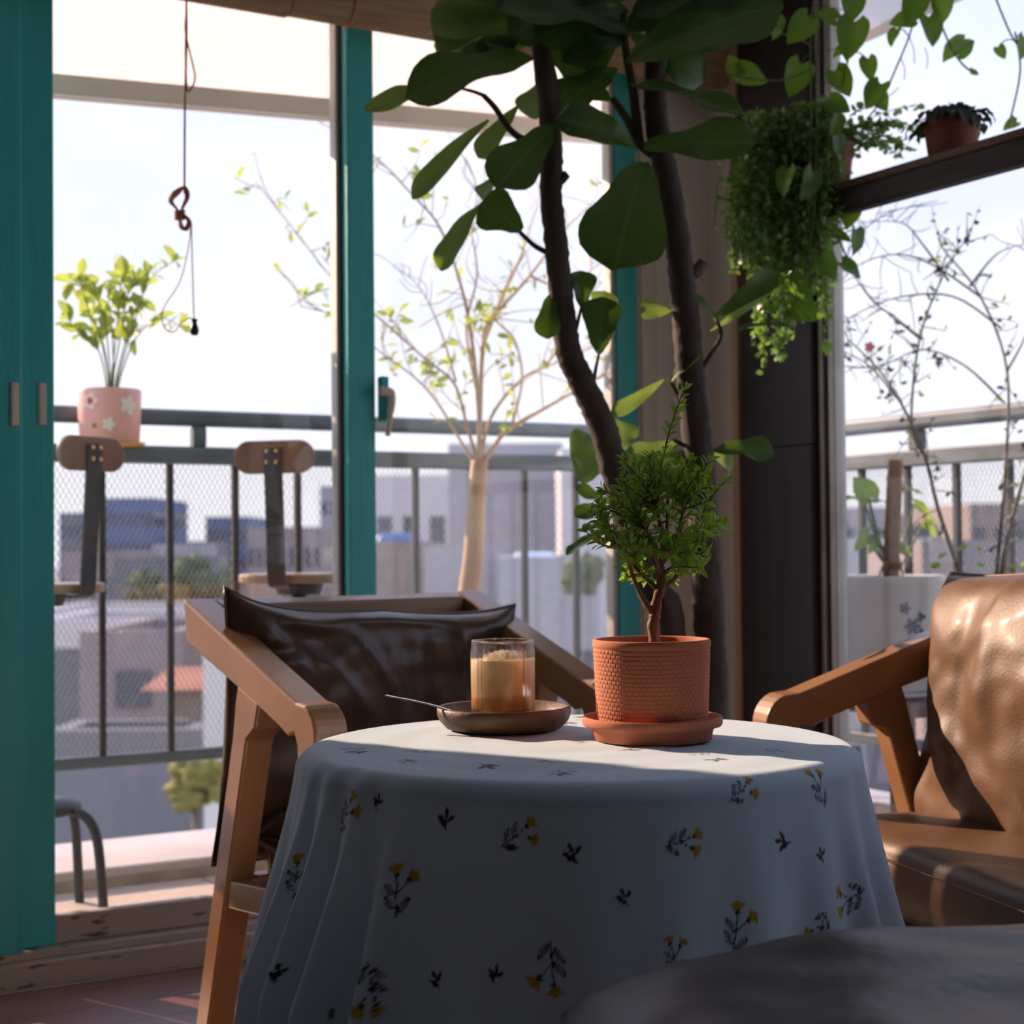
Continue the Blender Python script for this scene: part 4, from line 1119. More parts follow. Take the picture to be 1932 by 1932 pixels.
prof = [(.0005, 0), (.030, 0), (.0345, .0015), (.0372, .006), (.0380, .010), (.0381, .016), (.0383, .03), (.0384, .045), (.0385, .06), (.0386, .074), (.0387, .084), (.0388, .0875), (.0388, .0895), (.0388, .091), (.0388, .095), (.0386, .0975), (.0378, .0985), (.0368, .0975), (.0366, .093), (.0364, .05), (.0358, .016), (.034, .012), (.0005, .0105)]
obj('glass_body', MB().lathe(prof, gc, NR * 8, rfun=ribs), clear, t, smooth=True)
cof = bpy.data.materials.new('milk coffee'); cof.use_nodes = True; n_ = cof.node_tree; b_ = n_.nodes['Principled BSDF']
b_.inputs['Roughness'].default_value = .25; b_.inputs['Subsurface Weight'].default_value = .35; b_.inputs['Subsurface Scale'].default_value = .01
b_.inputs['Subsurface Radius'].default_value = (1, .5, .2)
tc_ = n_.nodes.new('ShaderNodeTexCoord'); mp_ = n_.nodes.new('ShaderNodeMapping'); mp_.inputs['Scale'].default_value = (40, 40, 25)
nz_ = n_.nodes.new('ShaderNodeTexNoise'); nz_.inputs['Scale'].default_value = 1; nz_.inputs['Detail'].default_value = 4; nz_.inputs['Distortion'].default_value = .6
sx_ = n_.nodes.new('ShaderNodeSeparateXYZ'); ma_ = n_.nodes.new('ShaderNodeMath'); ma_.operation = 'MULTIPLY_ADD'; ma_.inputs[1].default_value = 9.0
n_.links.new(tc_.outputs['Object'], mp_.inputs[0]); n_.links.new(mp_.outputs[0], nz_.inputs['Vector']); n_.links.new(tc_.outputs['Object'], sx_.inputs[0])
sb_ = n_.nodes.new('ShaderNodeMath'); sb_.operation = 'SUBTRACT'; sb_.inputs[1].default_value = .28
n_.links.new(nz_.outputs['Fac'], sb_.inputs[0]); n_.links.new(sx_.outputs[2], ma_.inputs[0]); n_.links.new(sb_.outputs[0], ma_.inputs[2])
cr_ = n_.nodes.new('ShaderNodeValToRGB'); e = cr_.color_ramp.elements
e[0].position = .1; e[0].color = (.50, .23, .05, 1); e[1].position = .85; e[1].color = (.92, .68, .36, 1)
el = cr_.color_ramp.elements.new(.5); el.color = (.74, .42, .13, 1)
n_.links.new(ma_.outputs[0], cr_.inputs[0]); n_.links.new(cr_.outputs[0], b_.inputs['Base Color'])
obj('coffee', MB().lathe([(.0005, .0112), (.0335, .0128), (.0354, .0168), (.0359, .05), (.0360, .0745), (.0355, .0750), (.0005, .0755)], gc, 48), cof, t, smooth=True)
ice = bpy.data.materials.new('ice'); ice.use_nodes = True
b_ = ice.node_tree.nodes['Principled BSDF']; b_.inputs['Transmission Weight'].default_value = .75; b_.inputs['Roughness'].default_value = .12; b_.inputs['IOR'].default_value = 1.31; b_.inputs['Base Color'].default_value = (.95, .86, .70, 1)
for k, (x, y, z, an) in enumerate(((-.012, -.012, .0725, .4), (.014, -.006, .074, 1.0), (.0, .014, .073, .1))):
    c = gc + V((x, y, z)); d1 = V((math.cos(an), math.sin(an), .15)).normalized(); d2 = V((-math.sin(an), math.cos(an), .2)).normalized(); d3 = d1.cross(d2).normalized(); d2 = d3.cross(d1)
    h_ = .0095
    obj('ice_cube', MB().obox(c - (d1 + d2 + d3) * h_, d1 * h_ * 2, d2 * h_ * 2, d3 * h_ * 2), ice, t, bevel=.0028, seg=3)
# teaspoon: bowl inside the plate, handle over the rim
sp0 = V((P(795, 1332, 1.915).x, 1.915, 0)); sp0.z = onz(795, 1332, .66).z
rim = pcn + V((-.074, -.034, .0296))
bw = pcn + V((-.030, -.052, .0155))
hd = V((rim.x - .060, rim.y + .026, rim.z + .011))
t = thing('teaspoon', bw, 'silver teaspoon leaning on the rim of the oak plate', 'spoon')
pp = spline([bw + V((-.012, .004, .0035)), rim, lerp(rim, hd, .55) + UZ * .001, hd, hd + (hd - rim).normalized() * .012], 5)
mb = MB(); dirp = (hd - bw); side = V((-dirp.y, dirp.x, 0)).normalized()
for k, p in enumerate(pp):
    f = k / (len(pp) - 1); hw = lerp(.0016, .0032, f); up = V((0, 0, 1))
    for a, b2_ in ((-1, -.5), (1, -.5), (1, .5), (-1, .5)): mb.v.append(p + side * hw * a + up * .0009 * b2_ * 2)
    if k:
        for q_ in range(4):
            A_ = 4 * (k - 1) + q_; B_ = 4 * (k - 1) + (q_ + 1) % 4; mb.f.append((A_, B_, B_ + 4, A_ + 4))
mb.f += [(3, 2, 1, 0), tuple(4 * (len(pp) - 1) + q_ for q_ in range(4))]
obj('handle', mb, MT['steel'], t)
fw = (bw - hd); fw.z = 0; fw.normalize()
def bowlf(u, v):
    a, r = 2 * math.pi * u, v
    x = r * math.cos(a) * .017; y = r * math.sin(a) * .0105
    return bw + fw * (x + .004) + side * y + UZ * (-.0042 * (1 - r * r) + .0012 - .1 * (x + .004))
obj('bowl', MB().grid(bowlf, 28, 8, True), MT['steel'], t, smooth=True).modifiers.new('solid', 'SOLIDIFY').thickness = .0008

# ------------------------------------------------------------------ terracotta pot with its little tree
pc = V((P(1231, 1380, 1.845).x, 1.845, TZ + .0012))
t = thing('potted_bonsai', pc, 'small leafy bonsai in a terracotta pot with brick relief on the table', 'potted plant')
obj('saucer', MB().lathe([(.0005, 0), (.0655, 0), (.0680, .001), (.0705, .013), (.0725, .0145), (.0795, .0165), (.0810, .0195), (.0810, .0255), (.0795, .0272), (.0765, .0268), (.0735, .018), (.068, .0075), (.0005, .0065)], pc, 72), MT['terra'], t, smooth=True)
pz = pc + UZ * .0072
ph, pr0, pr1 = .1085, .0640, .0682
NP, NZ = 720, 150
ROW = .0049; COLS = 60
def potpt(r, z, a): return pz + V((r * math.cos(a), r * math.sin(a), z))
mb = MB(); prof = []
zz = np.linspace(.004, ph - .011, NZ)
rowpts = []
for z in zz:
    rowi = int(z / ROW); fz = z / ROW - rowi
    mz = min(1, min(fz, 1 - fz) / .16)
    rr = []
    for q_ in range(NP):
        u = q_ / NP * COLS + .5 * (rowi % 2); fu = u - int(u)
        mu = min(1, min(fu, 1 - fu) / .10)
        rr.append(lerp(pr0, pr1, z / ph) - .0008 * (1 - mz * mu))
    rowpts.append((z, rr))
def ring(z, r): rowpts_all.append((z, [r] * NP))
rowpts_all = []
for r, z in ((.0005, 0), (pr0 - .002, 0), (pr0 - .0004, .0015)): ring(z, r)
rowpts_all += rowpts
for r, z in ((pr1 - .0012, ph - .0105), (pr1 - .0002, ph - .009), (pr1 + .0004, ph - .006), (pr1, ph - .0018), (pr1 - .0012, ph), (pr1 - .0048, ph), (pr1 - .0062, ph - .002), (pr1 - .0066, ph - .02), (pr1 - .007, ph - .022), (.0005, ph - .0225)): ring(z, r)
ang = np.linspace(0, 2 * np.pi, NP, endpoint=False)
vv = []
for z, rr in rowpts_all:
    rr = np.array(rr); vv.append(np.stack([rr * np.cos(ang), rr * np.sin(ang), np.full(NP, z)], -1))
vv = np.array(vv); nr = len(vv)
me = bpy.data.meshes.new('pot')
idx = np.arange(nr * NP).reshape(nr, NP)
qd = np.stack([idx[:-1], np.roll(idx[:-1], -1, 1), np.roll(idx[1:], -1, 1), idx[1:]], -1).reshape(-1, 4)
me.vertices.add(nr * NP); me.vertices.foreach_set('co', (vv.reshape(-1, 3) + np.array([0, 0, .0072])).astype(np.float32).ravel())
me.loops.add(qd.size); me.loops.foreach_set('vertex_index', qd.ravel().astype(np.int32))
me.polygons.add(len(qd)); me.polygons.foreach_set('loop_start', (np.arange(len(qd)) * 4).astype(np.int32)); me.polygons.foreach_set('loop_total', np.full(len(qd), 4, dtype=np.int32))
me.polygons.foreach_set('use_smooth', np.ones(len(qd), dtype=bool)); me.update(calc_edges=True)
me.materials.append(MT['terra'])
po = bpy.data.objects.new('pot', me); col.objects.link(po); po.parent = t; ORG[po.name] = pc
obj('soil', MB().lathe([(pr1 - .0072, ph - .021), (.03, ph - .018), (.0005, ph - .017)], pz, 32), MT['soil'], t, smooth=True)
rnd = random.Random(42)
B = lambda x, y, dy=0: P(x, y, 1.845 + dy)
tb = spline([V((B(1237, 1215).x, 1.845, pz.z + ph - .02)), B(1233, 1180), B(1236, 1160), B(1240, 1130), B(1248, 1105), B(1246, 1070)], 6)
obj('trunk', MB().tube(tb, [.0075 - .0028 * i / len(tb) + .0006 * math.sin(i * 1.3) for i in range(len(tb))], 12), MT['bonsaibark'], t, smooth=True)
fork = [B(1233, 1160), B(1244, 1115), B(1247, 1085), B(1246, 1068)]
limbs = []
for px, py, dy, f, r in ((1180, 1040, -.02, 0, .0036), (1150, 1010, .03, 1, .003), (1300, 1030, .02, 1, .0036), (1330, 1000, -.03, 2, .003), (1240, 960, -.03, 3, .004), (1260, 930, .03, 3, .0035), (1200, 960, .05, 2, .003), (1290, 960, -.05, 3, .003), (1220, 1000, -.05, 2, .003), (1250, 990, .06, 3, .003)):
    e = B(px, py, dy); b0 = fork[f]
    md = lerp(b0, e, .5) + V((0, 0, -.006)) + rdir(rnd) * .004
    pts = spline([b0, md, e], 6); limbs.append(pts)
    obj('limb', MB().tube(pts, [r * (1 - .6 * i / len(pts)) for i in range(len(pts))], 7), MT['bonsaibark'], t, smooth=True)
lb = leaf_shared('leaf', LANCE, MT['bonsai'], .38, 6, 5, .06, .35)
# twigs: from the limbs out to the crown's skin
targets = [((1290, 735), (1248, 880), 0), ((1180, 868), (1205, 960), -.02), ((1335, 870), (1300, 960), -.01), ((1372, 905), (1320, 985), -.02), ((1300, 868), (1275, 950), 0), ((1205, 880), (1225, 960), .01), ((1108, 1005), (1160, 1035), -.02), ((1120, 970), (1175, 1010), .0)]
for k in range(135):
    while True:
        u, v = rnd.uniform(-1, 1), rnd.uniform(-1, 1)
        if u * u + v * v < 1: break
    x = 1243 + 122 * u; y = 978 + 122 * v
    if y > 1090 and abs(x - 1243) < 45: y -= 60
    targets.append(((x, y), None, rnd.uniform(-.075, .065)))
leaves = []
for (e, st_, dy) in targets:
    E = B(e[0], e[1], dy)
    if st_: S0 = B(st_[0], st_[1], dy * .5)
    else:
        best = min((p for l in limbs for p in l[3:]), key=lambda p: (p - E).length + (.02 if p.z > E.z else 0)); S0 = best
    md = lerp(S0, E, .5) + rdir(rnd) * .005
    tw = spline([S0, md, E], max(4, int((E - S0).length / .004) // 2))
    obj('twig', MB().tube(tw, [.0013 * (1 - .5 * i / len(tw)) for i in range(len(tw))], 5), MT['bonsaibark'], t, smooth=True)
    acc = 0; last = tw[0]; par = 0
    for i in range(1, len(tw)):
        acc += (tw[i] - tw[i - 1]).length
        if acc > .0052:
            acc = 0; par += 1
            ax = (tw[i] - tw[i - 1]).normalized(); o1 = ax.orthogonal().normalized(); o2 = ax.cross(o1)
            a = par * 1.57 + rnd.uniform(-.4, .4)
            sd_ = o1 * math.cos(a) + o2 * math.sin(a)
            for sgn in (1, -1): leaves.append((tw[i], (sd_ * sgn + ax * .75 + V((0, 0, .1))).normalized(), ax, rnd.uniform(.012, .020)))
    leaves.append((tw[-1], ax, rdir(rnd), .011)); leaves.append((tw[-1], (ax + sd_ * .4).normalized(), rdir(rnd), .010))
rnd.shuffle(leaves)
leaves.sort(key=lambda q: q[0].y)
rest = MB()
for i, (p, d, n, L) in enumerate(leaves):
    if i < 300:
        m_, _ = frame(p, d, n + rdir(rnd) * .5); inst('leaf', lb, t, m_ @ Matrix.Scale(L, 4))
    else: leaf_mb(rest, p, p + d * L, n + rdir(rnd) * .5, L * .38, LANCE, .06, .35, 0, 5, 3)
if rest.v:
    o = obj('foliage', rest, MT['bonsai'], t, smooth=True); o['kind'] = 'stuff'

# ------------------------------------------------------------------ leather seating
def cushion(parent, name, m, c, ux, uy, un, w, h, th, wr=(), nu=64, nv=48, corner=.10, puff=2.6, seam=True, seed=0, fold=.004, lean=None, top_sag=0.0, round_=0.0):
    """pillow: c centre, ux width, uy height, un the face; wr = creases (u0,v0,u1,v1,amp,sig) on the face side"""
    def edge(u, v):                        # soft outline: sides drawn in, corners left standing
        x = u * (1 - .055 * (1 - abs(v) ** 2) * abs(u) ** 6); y = v * (1 - .05 * (1 - abs(u) ** 2) * abs(v) ** 6)
        x, y = x * math.sqrt(1 - round_ * v * v / 2), y * math.sqrt(1 - round_ * u * u / 2)
        y -= top_sag * max(0, v) ** 2 * (1 - abs(u) ** 3)
        return x, y
    def hgt(u, v):
        f = max(0., 1 - abs(u) ** puff) * max(0., 1 - abs(v) ** puff)
        return f ** .42
    def pt(u, v, s):
        x, y = edge(u, v); d = 0
        hh = hgt(u, v)
        for (a, b, e, f, A, sg) in wr:
            dx, dy = e - a, f - b; L2 = dx * dx + dy * dy
            q = ((u - a) * dx + (v - b) * dy) / L2; qc = max(0, min(1, q))
            ds = math.hypot((u - a - qc * dx) * w / h, v - b - qc * dy)
            d += A * math.exp(-(ds / sg) ** 2) * (math.sin(math.pi * min(1, max(0, qc * .9 + .05))) ** .7) * min(1, hh * 2)
        nz_ = noise.noise(V((u * 2.2 + seed, v * 2.2, s * 3 + seed))) * fold * 2 + noise.noise(V((u * 5 + seed, v * 5, s * 3))) * fold
        p = c + ux * (x * w / 2) + uy * (y * h / 2)
        if lean: p += lean(u, v)
        return p + un * (s * (hh * th / 2) + (d if s > 0 else 0) + nz_ * hh)
    mb = MB()
    def warp(k): return math.copysign(abs(k) ** .8, k)
    mb.grid(lambda a, b: pt(warp(2 * a - 1), warp(2 * b - 1), 1), nu, nv)
    k0 = len(mb.v)
    mb.grid(lambda a, b: pt(warp(1 - 2 * a), warp(2 * b - 1), -1), nu, nv)
    # close the rim
    if (mb.v[1] - mb.v[0]).cross(mb.v[nu] - mb.v[0]).dot(un) < 0: mb.f = [f[::-1] for f in mb.f]
    o = obj(name, mb, m, parent, smooth=True)
    import bmesh
    bm = bmesh.new(); bm.from_mesh(o.data); bmesh.ops.remove_doubles(bm, verts=bm.verts, dist=.0004); bm.normal_update(); bmesh.ops.recalc_face_normals(bm, faces=bm.faces); bm.to_mesh(o.data); bm.free()
    o.data.polygons.foreach_set('use_smooth', [True] * len(o.data.polygons))
    if seam:
        per = []
        for k in range(40): per.append(pt(-1 + k / 20, -1, 0))
        for k in range(30): per.append(pt(1, -1 + k / 15, 0))
        for k in range(40): per.append(pt(1 - k / 20, 1, 0))
        for k in range(30): per.append(pt(-1, 1 - k / 15, 0))
        obj('piping', MB().tube(per, .0032, 6, closed=True), m, o, smooth=True)
    return o

def lounge(name, O, uw, uf, width, zb, zfr, label, cat, lm, seats, seat_front, seat_z, back):
    """open wooden side frames, arms sloping to the front; O = back outer corner on the floor"""
    t = thing(name, V((O.x, O.y, 0)), label, cat)
    O = V((O.x, O.y, 0))
    Q = lambda w_, L, z: O + uw * w_ + uf * L + UZ * z
    ta = .058
    sl = (zfr - zb) / .395
    top = lambda L: zb + sl * L
    for side in (0, 1):
        w0 = 0 if side == 0 else width - ta
        poly = [(0, top(0)), (.36, top(.36) - .001)]
        cx, cz, r = .366, top(.366) - .050, .050
        for k in range(7):
            a = math.radians(68 - k * 12); poly.append((cx + r * math.cos(a) + .002, cz + r * math.sin(a) + .002))
        poly += [(.417, cz - .015), (.414, .50), (.366, .50), (.364, cz - .012), (.356, cz + .004), (.338, top(.338) - .063), (.31, top(.31) - .060), (.245, top(.245) - .060), (.17, top(.17) - .062), (.01, top(.01) - .068)]
        obj('arm', MB().prism([Q(w0, L, z) for L, z in poly], uw * ta), MT['wood'], t, bevel=.005, seg=3)
        # rear leg raked backwards, front leg hidden in front of the seat
        lg = [(.178, top(.178) - .060), (.244, top(.244) - .058), (.232, top(.24) - .10), (.205, .56), (.048, 0), (.008, 0), (.160, .56), (.170, top(.17) - .09)]
        obj('leg', MB().prism([Q(w0 + .004, L, z) for L, z in lg], uw * (ta - .008)), MT['wood'], t, bevel=.004, seg=2)
        fl_ = [(.366, .5005), (.414, .5005), (.425, 0), (.388, 0)]
        obj('leg', MB().prism([Q(w0 + .004, L, z) for L, z in fl_], uw * (ta - .008)), MT['wood'], t, bevel=.004, seg=2)
        obj('side_rail', MB().prism([Q(w0 + .008, L, z) for L, z in ((.115, .285), (.385, .300), (.385, .345), (.13, .330))], uw * (ta - .016)), MT['wood'], t, bevel=.003)
    obj('back_rail', MB().prism([Q(ta, L, z) for L, z in ((.002, zb - .062), (.0, zb - .002), (.028, zb - .012), (.030, zb - .066))], uw * (width - 2 * ta)), MT['wood'], t, bevel=.004)
    obj('front_rail', MB().prism([Q(ta, L, z) for L, z in ((.350, .285), (.350, .335), (.385, .338), (.385, .288))], uw * (width - 2 * ta)), MT['wood'], t, bevel=.003)
    obj('rear_rail', MB().prism([Q(ta, L, z) for L, z in ((.115, .28), (.115, .33), (.145, .333), (.145, .283))], uw * (width - 2 * ta)), MT['wood'], t, bevel=.003)
    for k in range(max(4, int(width / .12))):
        w_ = lerp(ta + .05, width - ta - .05, k / (max(4, int(width / .12)) - 1))
        obj('back_slat', MB().prism([Q(w_ - .018, L, z) for L, z in ((.117, .33), (.006, zb - .064), (.018, zb - .064), (.129, .33))], uw * .036), MT['wood'], t, bevel=.002)
    return t, Q

# left armchair: back corner by the window, facing the table
uw1, uf1 = V((.7829, .6222, 0)), V((.6222, -.7829, 0))
O1 = P(345, 1130, 2.65)
t1, Q1 = lounge('armchair', O1, uw1, uf1, .622, .777, .617, 'wooden armchair with a crumpled shaded brown leather back cushion by the window', 'armchair', 'leather', 1, .44, .43, None)
lean1 = lambda u, v: uf1 * (.028 * v) + UZ * (.012 * (1 - abs(u) ** 2) * v - .03 * max(0, u) * max(0, v) + .016 * max(0, -u) ** 6 * max(0, v) ** 6)
wr1 = [(-.98, .98, -.55, .35, .020, .10), (-.9, .95, -.35, .80, .018, .09), (-.6, .7, -.2, .1, .010, .07), (-.3, .8, .0, .2, .008, .05), (-.05, .7, .05, .0, .008, .05), (.2, .75, .22, .1, -.007, .05), (-.7, .2, -.4, -.3, .007, .08), (.45, .85, .5, .3, .008, .06), (.95, .95, .5, .75, .018, .12), (.7, .8, .75, .2, -.008, .06), (-.4, .90, .5, .86, .010, .07), (-.85, .62, -.62, .60, -.014, .06)]
cushion(t1, 'back_cushion', MT['leather'], Q1(.318, .088, .562), uw1, (UZ + uf1 * -.02).normalized(), uf1, .60, .44, .135, wr1, 90, 70, fold=.006, lean=lean1, seed=3.1, top_sag=.15)
cushion(t1, 'seat_cushion', MT['leather'], Q1(.311, .285, .395), uw1, uf1, UZ, .50, .36, .10, [(-.5, .5, .5, .4, -.004, .2)], 48, 40, puff=5, fold=.003, seed=8)

# right sofa, same make, wider, cushions of sunlit brown leather
uw2, uf2 = V((.2588, -.9659, 0)), V((-.9659, -.2588, 0))
A2 = V((.383, 2.56, 0))
O2 = A2 - uf2 * .4165
t2, Q2 = lounge('sofa', O2, uw2, uf2, 1.02, .752, .612, 'wooden framed sofa with sunlit brown leather cushions at the right edge', 'sofa', 'tan', 2, .36, .43, None)
wr2 = [(-.95, .95, -.6, .3, .010, .16), (-.3, .9, -.15, -.6, -.012, .12), (.05, .9, .15, -.4, .010, .13), (.5, .8, .55, -.3, -.010, .14), (-.95, .0, -.6, -.6, -.012, .16), (-.7, -.1, .1, -.5, .008, .15)]
for k in range(2):
    wc = .075 + .225 + k * .455 - .03 * (1 - k)
    lean2 = (lambda u, v: uf2 * (-.030 * v + .012 * math.sin(v * 3 + u)) + UZ * (-.02 * max(0, v) * max(0, -u)) + uw2 * (.018 * math.sin(v * 2.6 - .4) * (1 if u < 0 else .3)))
    cushion(t2, 'back_cushion', MT['tan'], Q2(wc, .105, .615), uw2, UZ, uf2, .47, .43, .15, wr2, 80, 64, fold=.005, lean=lean2, seed=1.7 + 4 * k, top_sag=.03)
so = cushion(t2, 'seat_cushion', MT['tan'], Q2(.51, .210, .385), uw2, uf2, UZ, .89, .345, .115, [], 110, 44, puff=16, fold=.0015, seed=5, seam=False)
for s_ in range(150):                      # stitched line along the front edge
    f = s_ / 149; p = Q2(.075 + f * .86, .210 + .170, .385 + .037)
    obj('stitch', MB().tube([p, p + uw2 * .0038], .0008, 4), MT['thread'], so)

# dark leather footstool close to the viewer
fc = V((.385, 1.10, 0)); ang_ = math.radians(13)
fx, fy = V((math.cos(ang_), math.sin(ang_), 0)), V((-math.sin(ang_), math.cos(ang_), 0))
t = thing('footstool', fc, 'dark leather footstool in the blurred foreground at bottom right', 'footstool')
cushion(t, 'cushion', MT['darkleather'], fc + UZ * .483, fx, fy, UZ, .70, .60, .14, [(-.6, .5, .4, .3, -.006, .2), (-.2, -.1, .7, .1, -.005, .2), (-.5, .1, .5, .6, .004, .15)], 64, 56, puff=3.4, fold=.005, seed=9, seam=True, round_=.55)
obj('frame', MB().obox(fc - fx * .24 - fy * .22 + UZ * .34, fx * .48, fy * .44, UZ * .05), MT['wood'], t, bevel=.005)
for sx in (-1, 1):
    for sy in (-1, 1):
        p = fc + fx * (.21 * sx) + fy * (.19 * sy)
        obj('leg', MB().tube([p + UZ * .335, p + (fx * sx + fy * sy) * .02], [.019, .013], 10), MT['wood'], t, smooth=True)

# ------------------------------------------------------------------ fiddle leaf fig
YF = 2.95
F = lambda x, y, dy=0: P(x, y, YF + dy)
fb_ = V((F(1300, 1300).x, YF, 0))
t = thing('fiddle_leaf_fig', fb_, 'tall fiddle leaf fig with two bare trunks and big dark leaves', 'indoor tree')
obj('planter', MB().lathe([(.125, 0), (.13, .006), (.15, .26), (.158, .27), (.158, .30), (.146, .30), (.14, .26), (.0005, .25)], fb_, 40), MT['terrad'], t, auto=35)
obj('soil', MB().lathe([(.139, .262), (.07, .27), (.0005, .272)], fb_, 24), MT['soil'], t, smooth=True)
def trunk(pl, r0, r1, knots=()):
    pts = spline(pl, 10); n = len(pts)
    mb = MB().tube(pts, [lerp(r0, r1, i / n) * (1 + .022 * math.sin(i * .9) + .03 * math.sin(i * 2.3)) for i in range(n)], 14)
    mb.v = [p + rdirn(p) for p in mb.v]
    return obj('trunk', mb, MT['bark'], t, smooth=True)
def rdirn(p): 
    q = V(p) * 90; return V((noise.noise(q), noise.noise(q + V((9, 0, 0))), 0)) * .003
k1 = trunk([V((fb_.x - .03, YF, .25)), F(1262, 1190), F(1240, 1130), F(1205, 1050), F(1180, 965), F(1158, 880), F(1135, 800), F(1100, 725), F(1072, 660), F(1060, 570), F(1050, 470), F(1040, 370), F(1042, 290), F(1035, 200), F(1022, 90), F(1020, -60)], .032, .017)
k2 = trunk([V((fb_.x + .03, YF, .25)), F(1345, 1350), F(1338, 1180), F(1330, 1000), F(1318, 850), F(1302, 700), F(1293, 580), F(1280, 470), F(1262, 360), F(1245, 270), F(1236, 190), F(1240, 60), F(1245, -80)], .031, .020)
obj('pruned_stub', MB().tube([F(1292, 520), F(1315, 512), F(1328, 494)], [.018, .013, .010], 10), MT['bark'], k2, smooth=True)
obj('pruned_stub', MB().tube([F(1048, 345), F(1062, 335), F(1070, 328)], [.013, .010, .008], 10), MT['bark'], k1, smooth=True)
obj('pruned_stub', MB().tube([F(1072, 650), F(1072, 615), F(1071, 590)], [.012, .007, .004], 8), MT['bark'], k1, smooth=True)
def br(pl, r): 
    pts = spline([F(*p) for p in pl], 5)
    obj('branch', MB().tube(pts, [r * (1 - .4 * i / len(pts)) for i in range(len(pts))], 7), MT['bark'], t, smooth=True)
br([(1038, 275), (985, 262), (958, 240), (935, 205), (912, 180)], .008); br([(912, 180), (890, 172), (860, 165)], .004); br([(1045, 482), (1010, 465), (980, 437)], .006)
br([(1248, 300), (1210, 275), (1185, 230), (1155, 185)], .011); br([(1205, 265), (1195, 180), (1180, 90), (1176, 20)], .010); br([(1036, 230), (1045, 160), (1030, 100), (1018, 70)], .010)
br([(1318, 705), (1340, 670), (1360, 635), (1352, 605), (1318, 560)], .005); br([(1300, 620), (1280, 600), (1268, 588)], .004); br([(1302, 790), (1280, 745), (1265, 722), (1262, 716)], .005)
br([(1310, 850), (1290, 840), (1270, 830)], .005); br([(1120, 720), (1125, 690), (1130, 668)], .004); br([(1086, 625), (1092, 600), (1097, 578)], .004); br([(1072, 600), (1068, 570), (1045, 555)], .004)
br([(1178, 960), (1165, 955), (1148, 955)], .005); br([(1182, 985), (1160, 990), (1140, 1000)], .005); br([(1330, 850), (1340, 850), (1350, 848)], .004); br([(1165, 900), (1172, 880), (1172, 850)], .005)
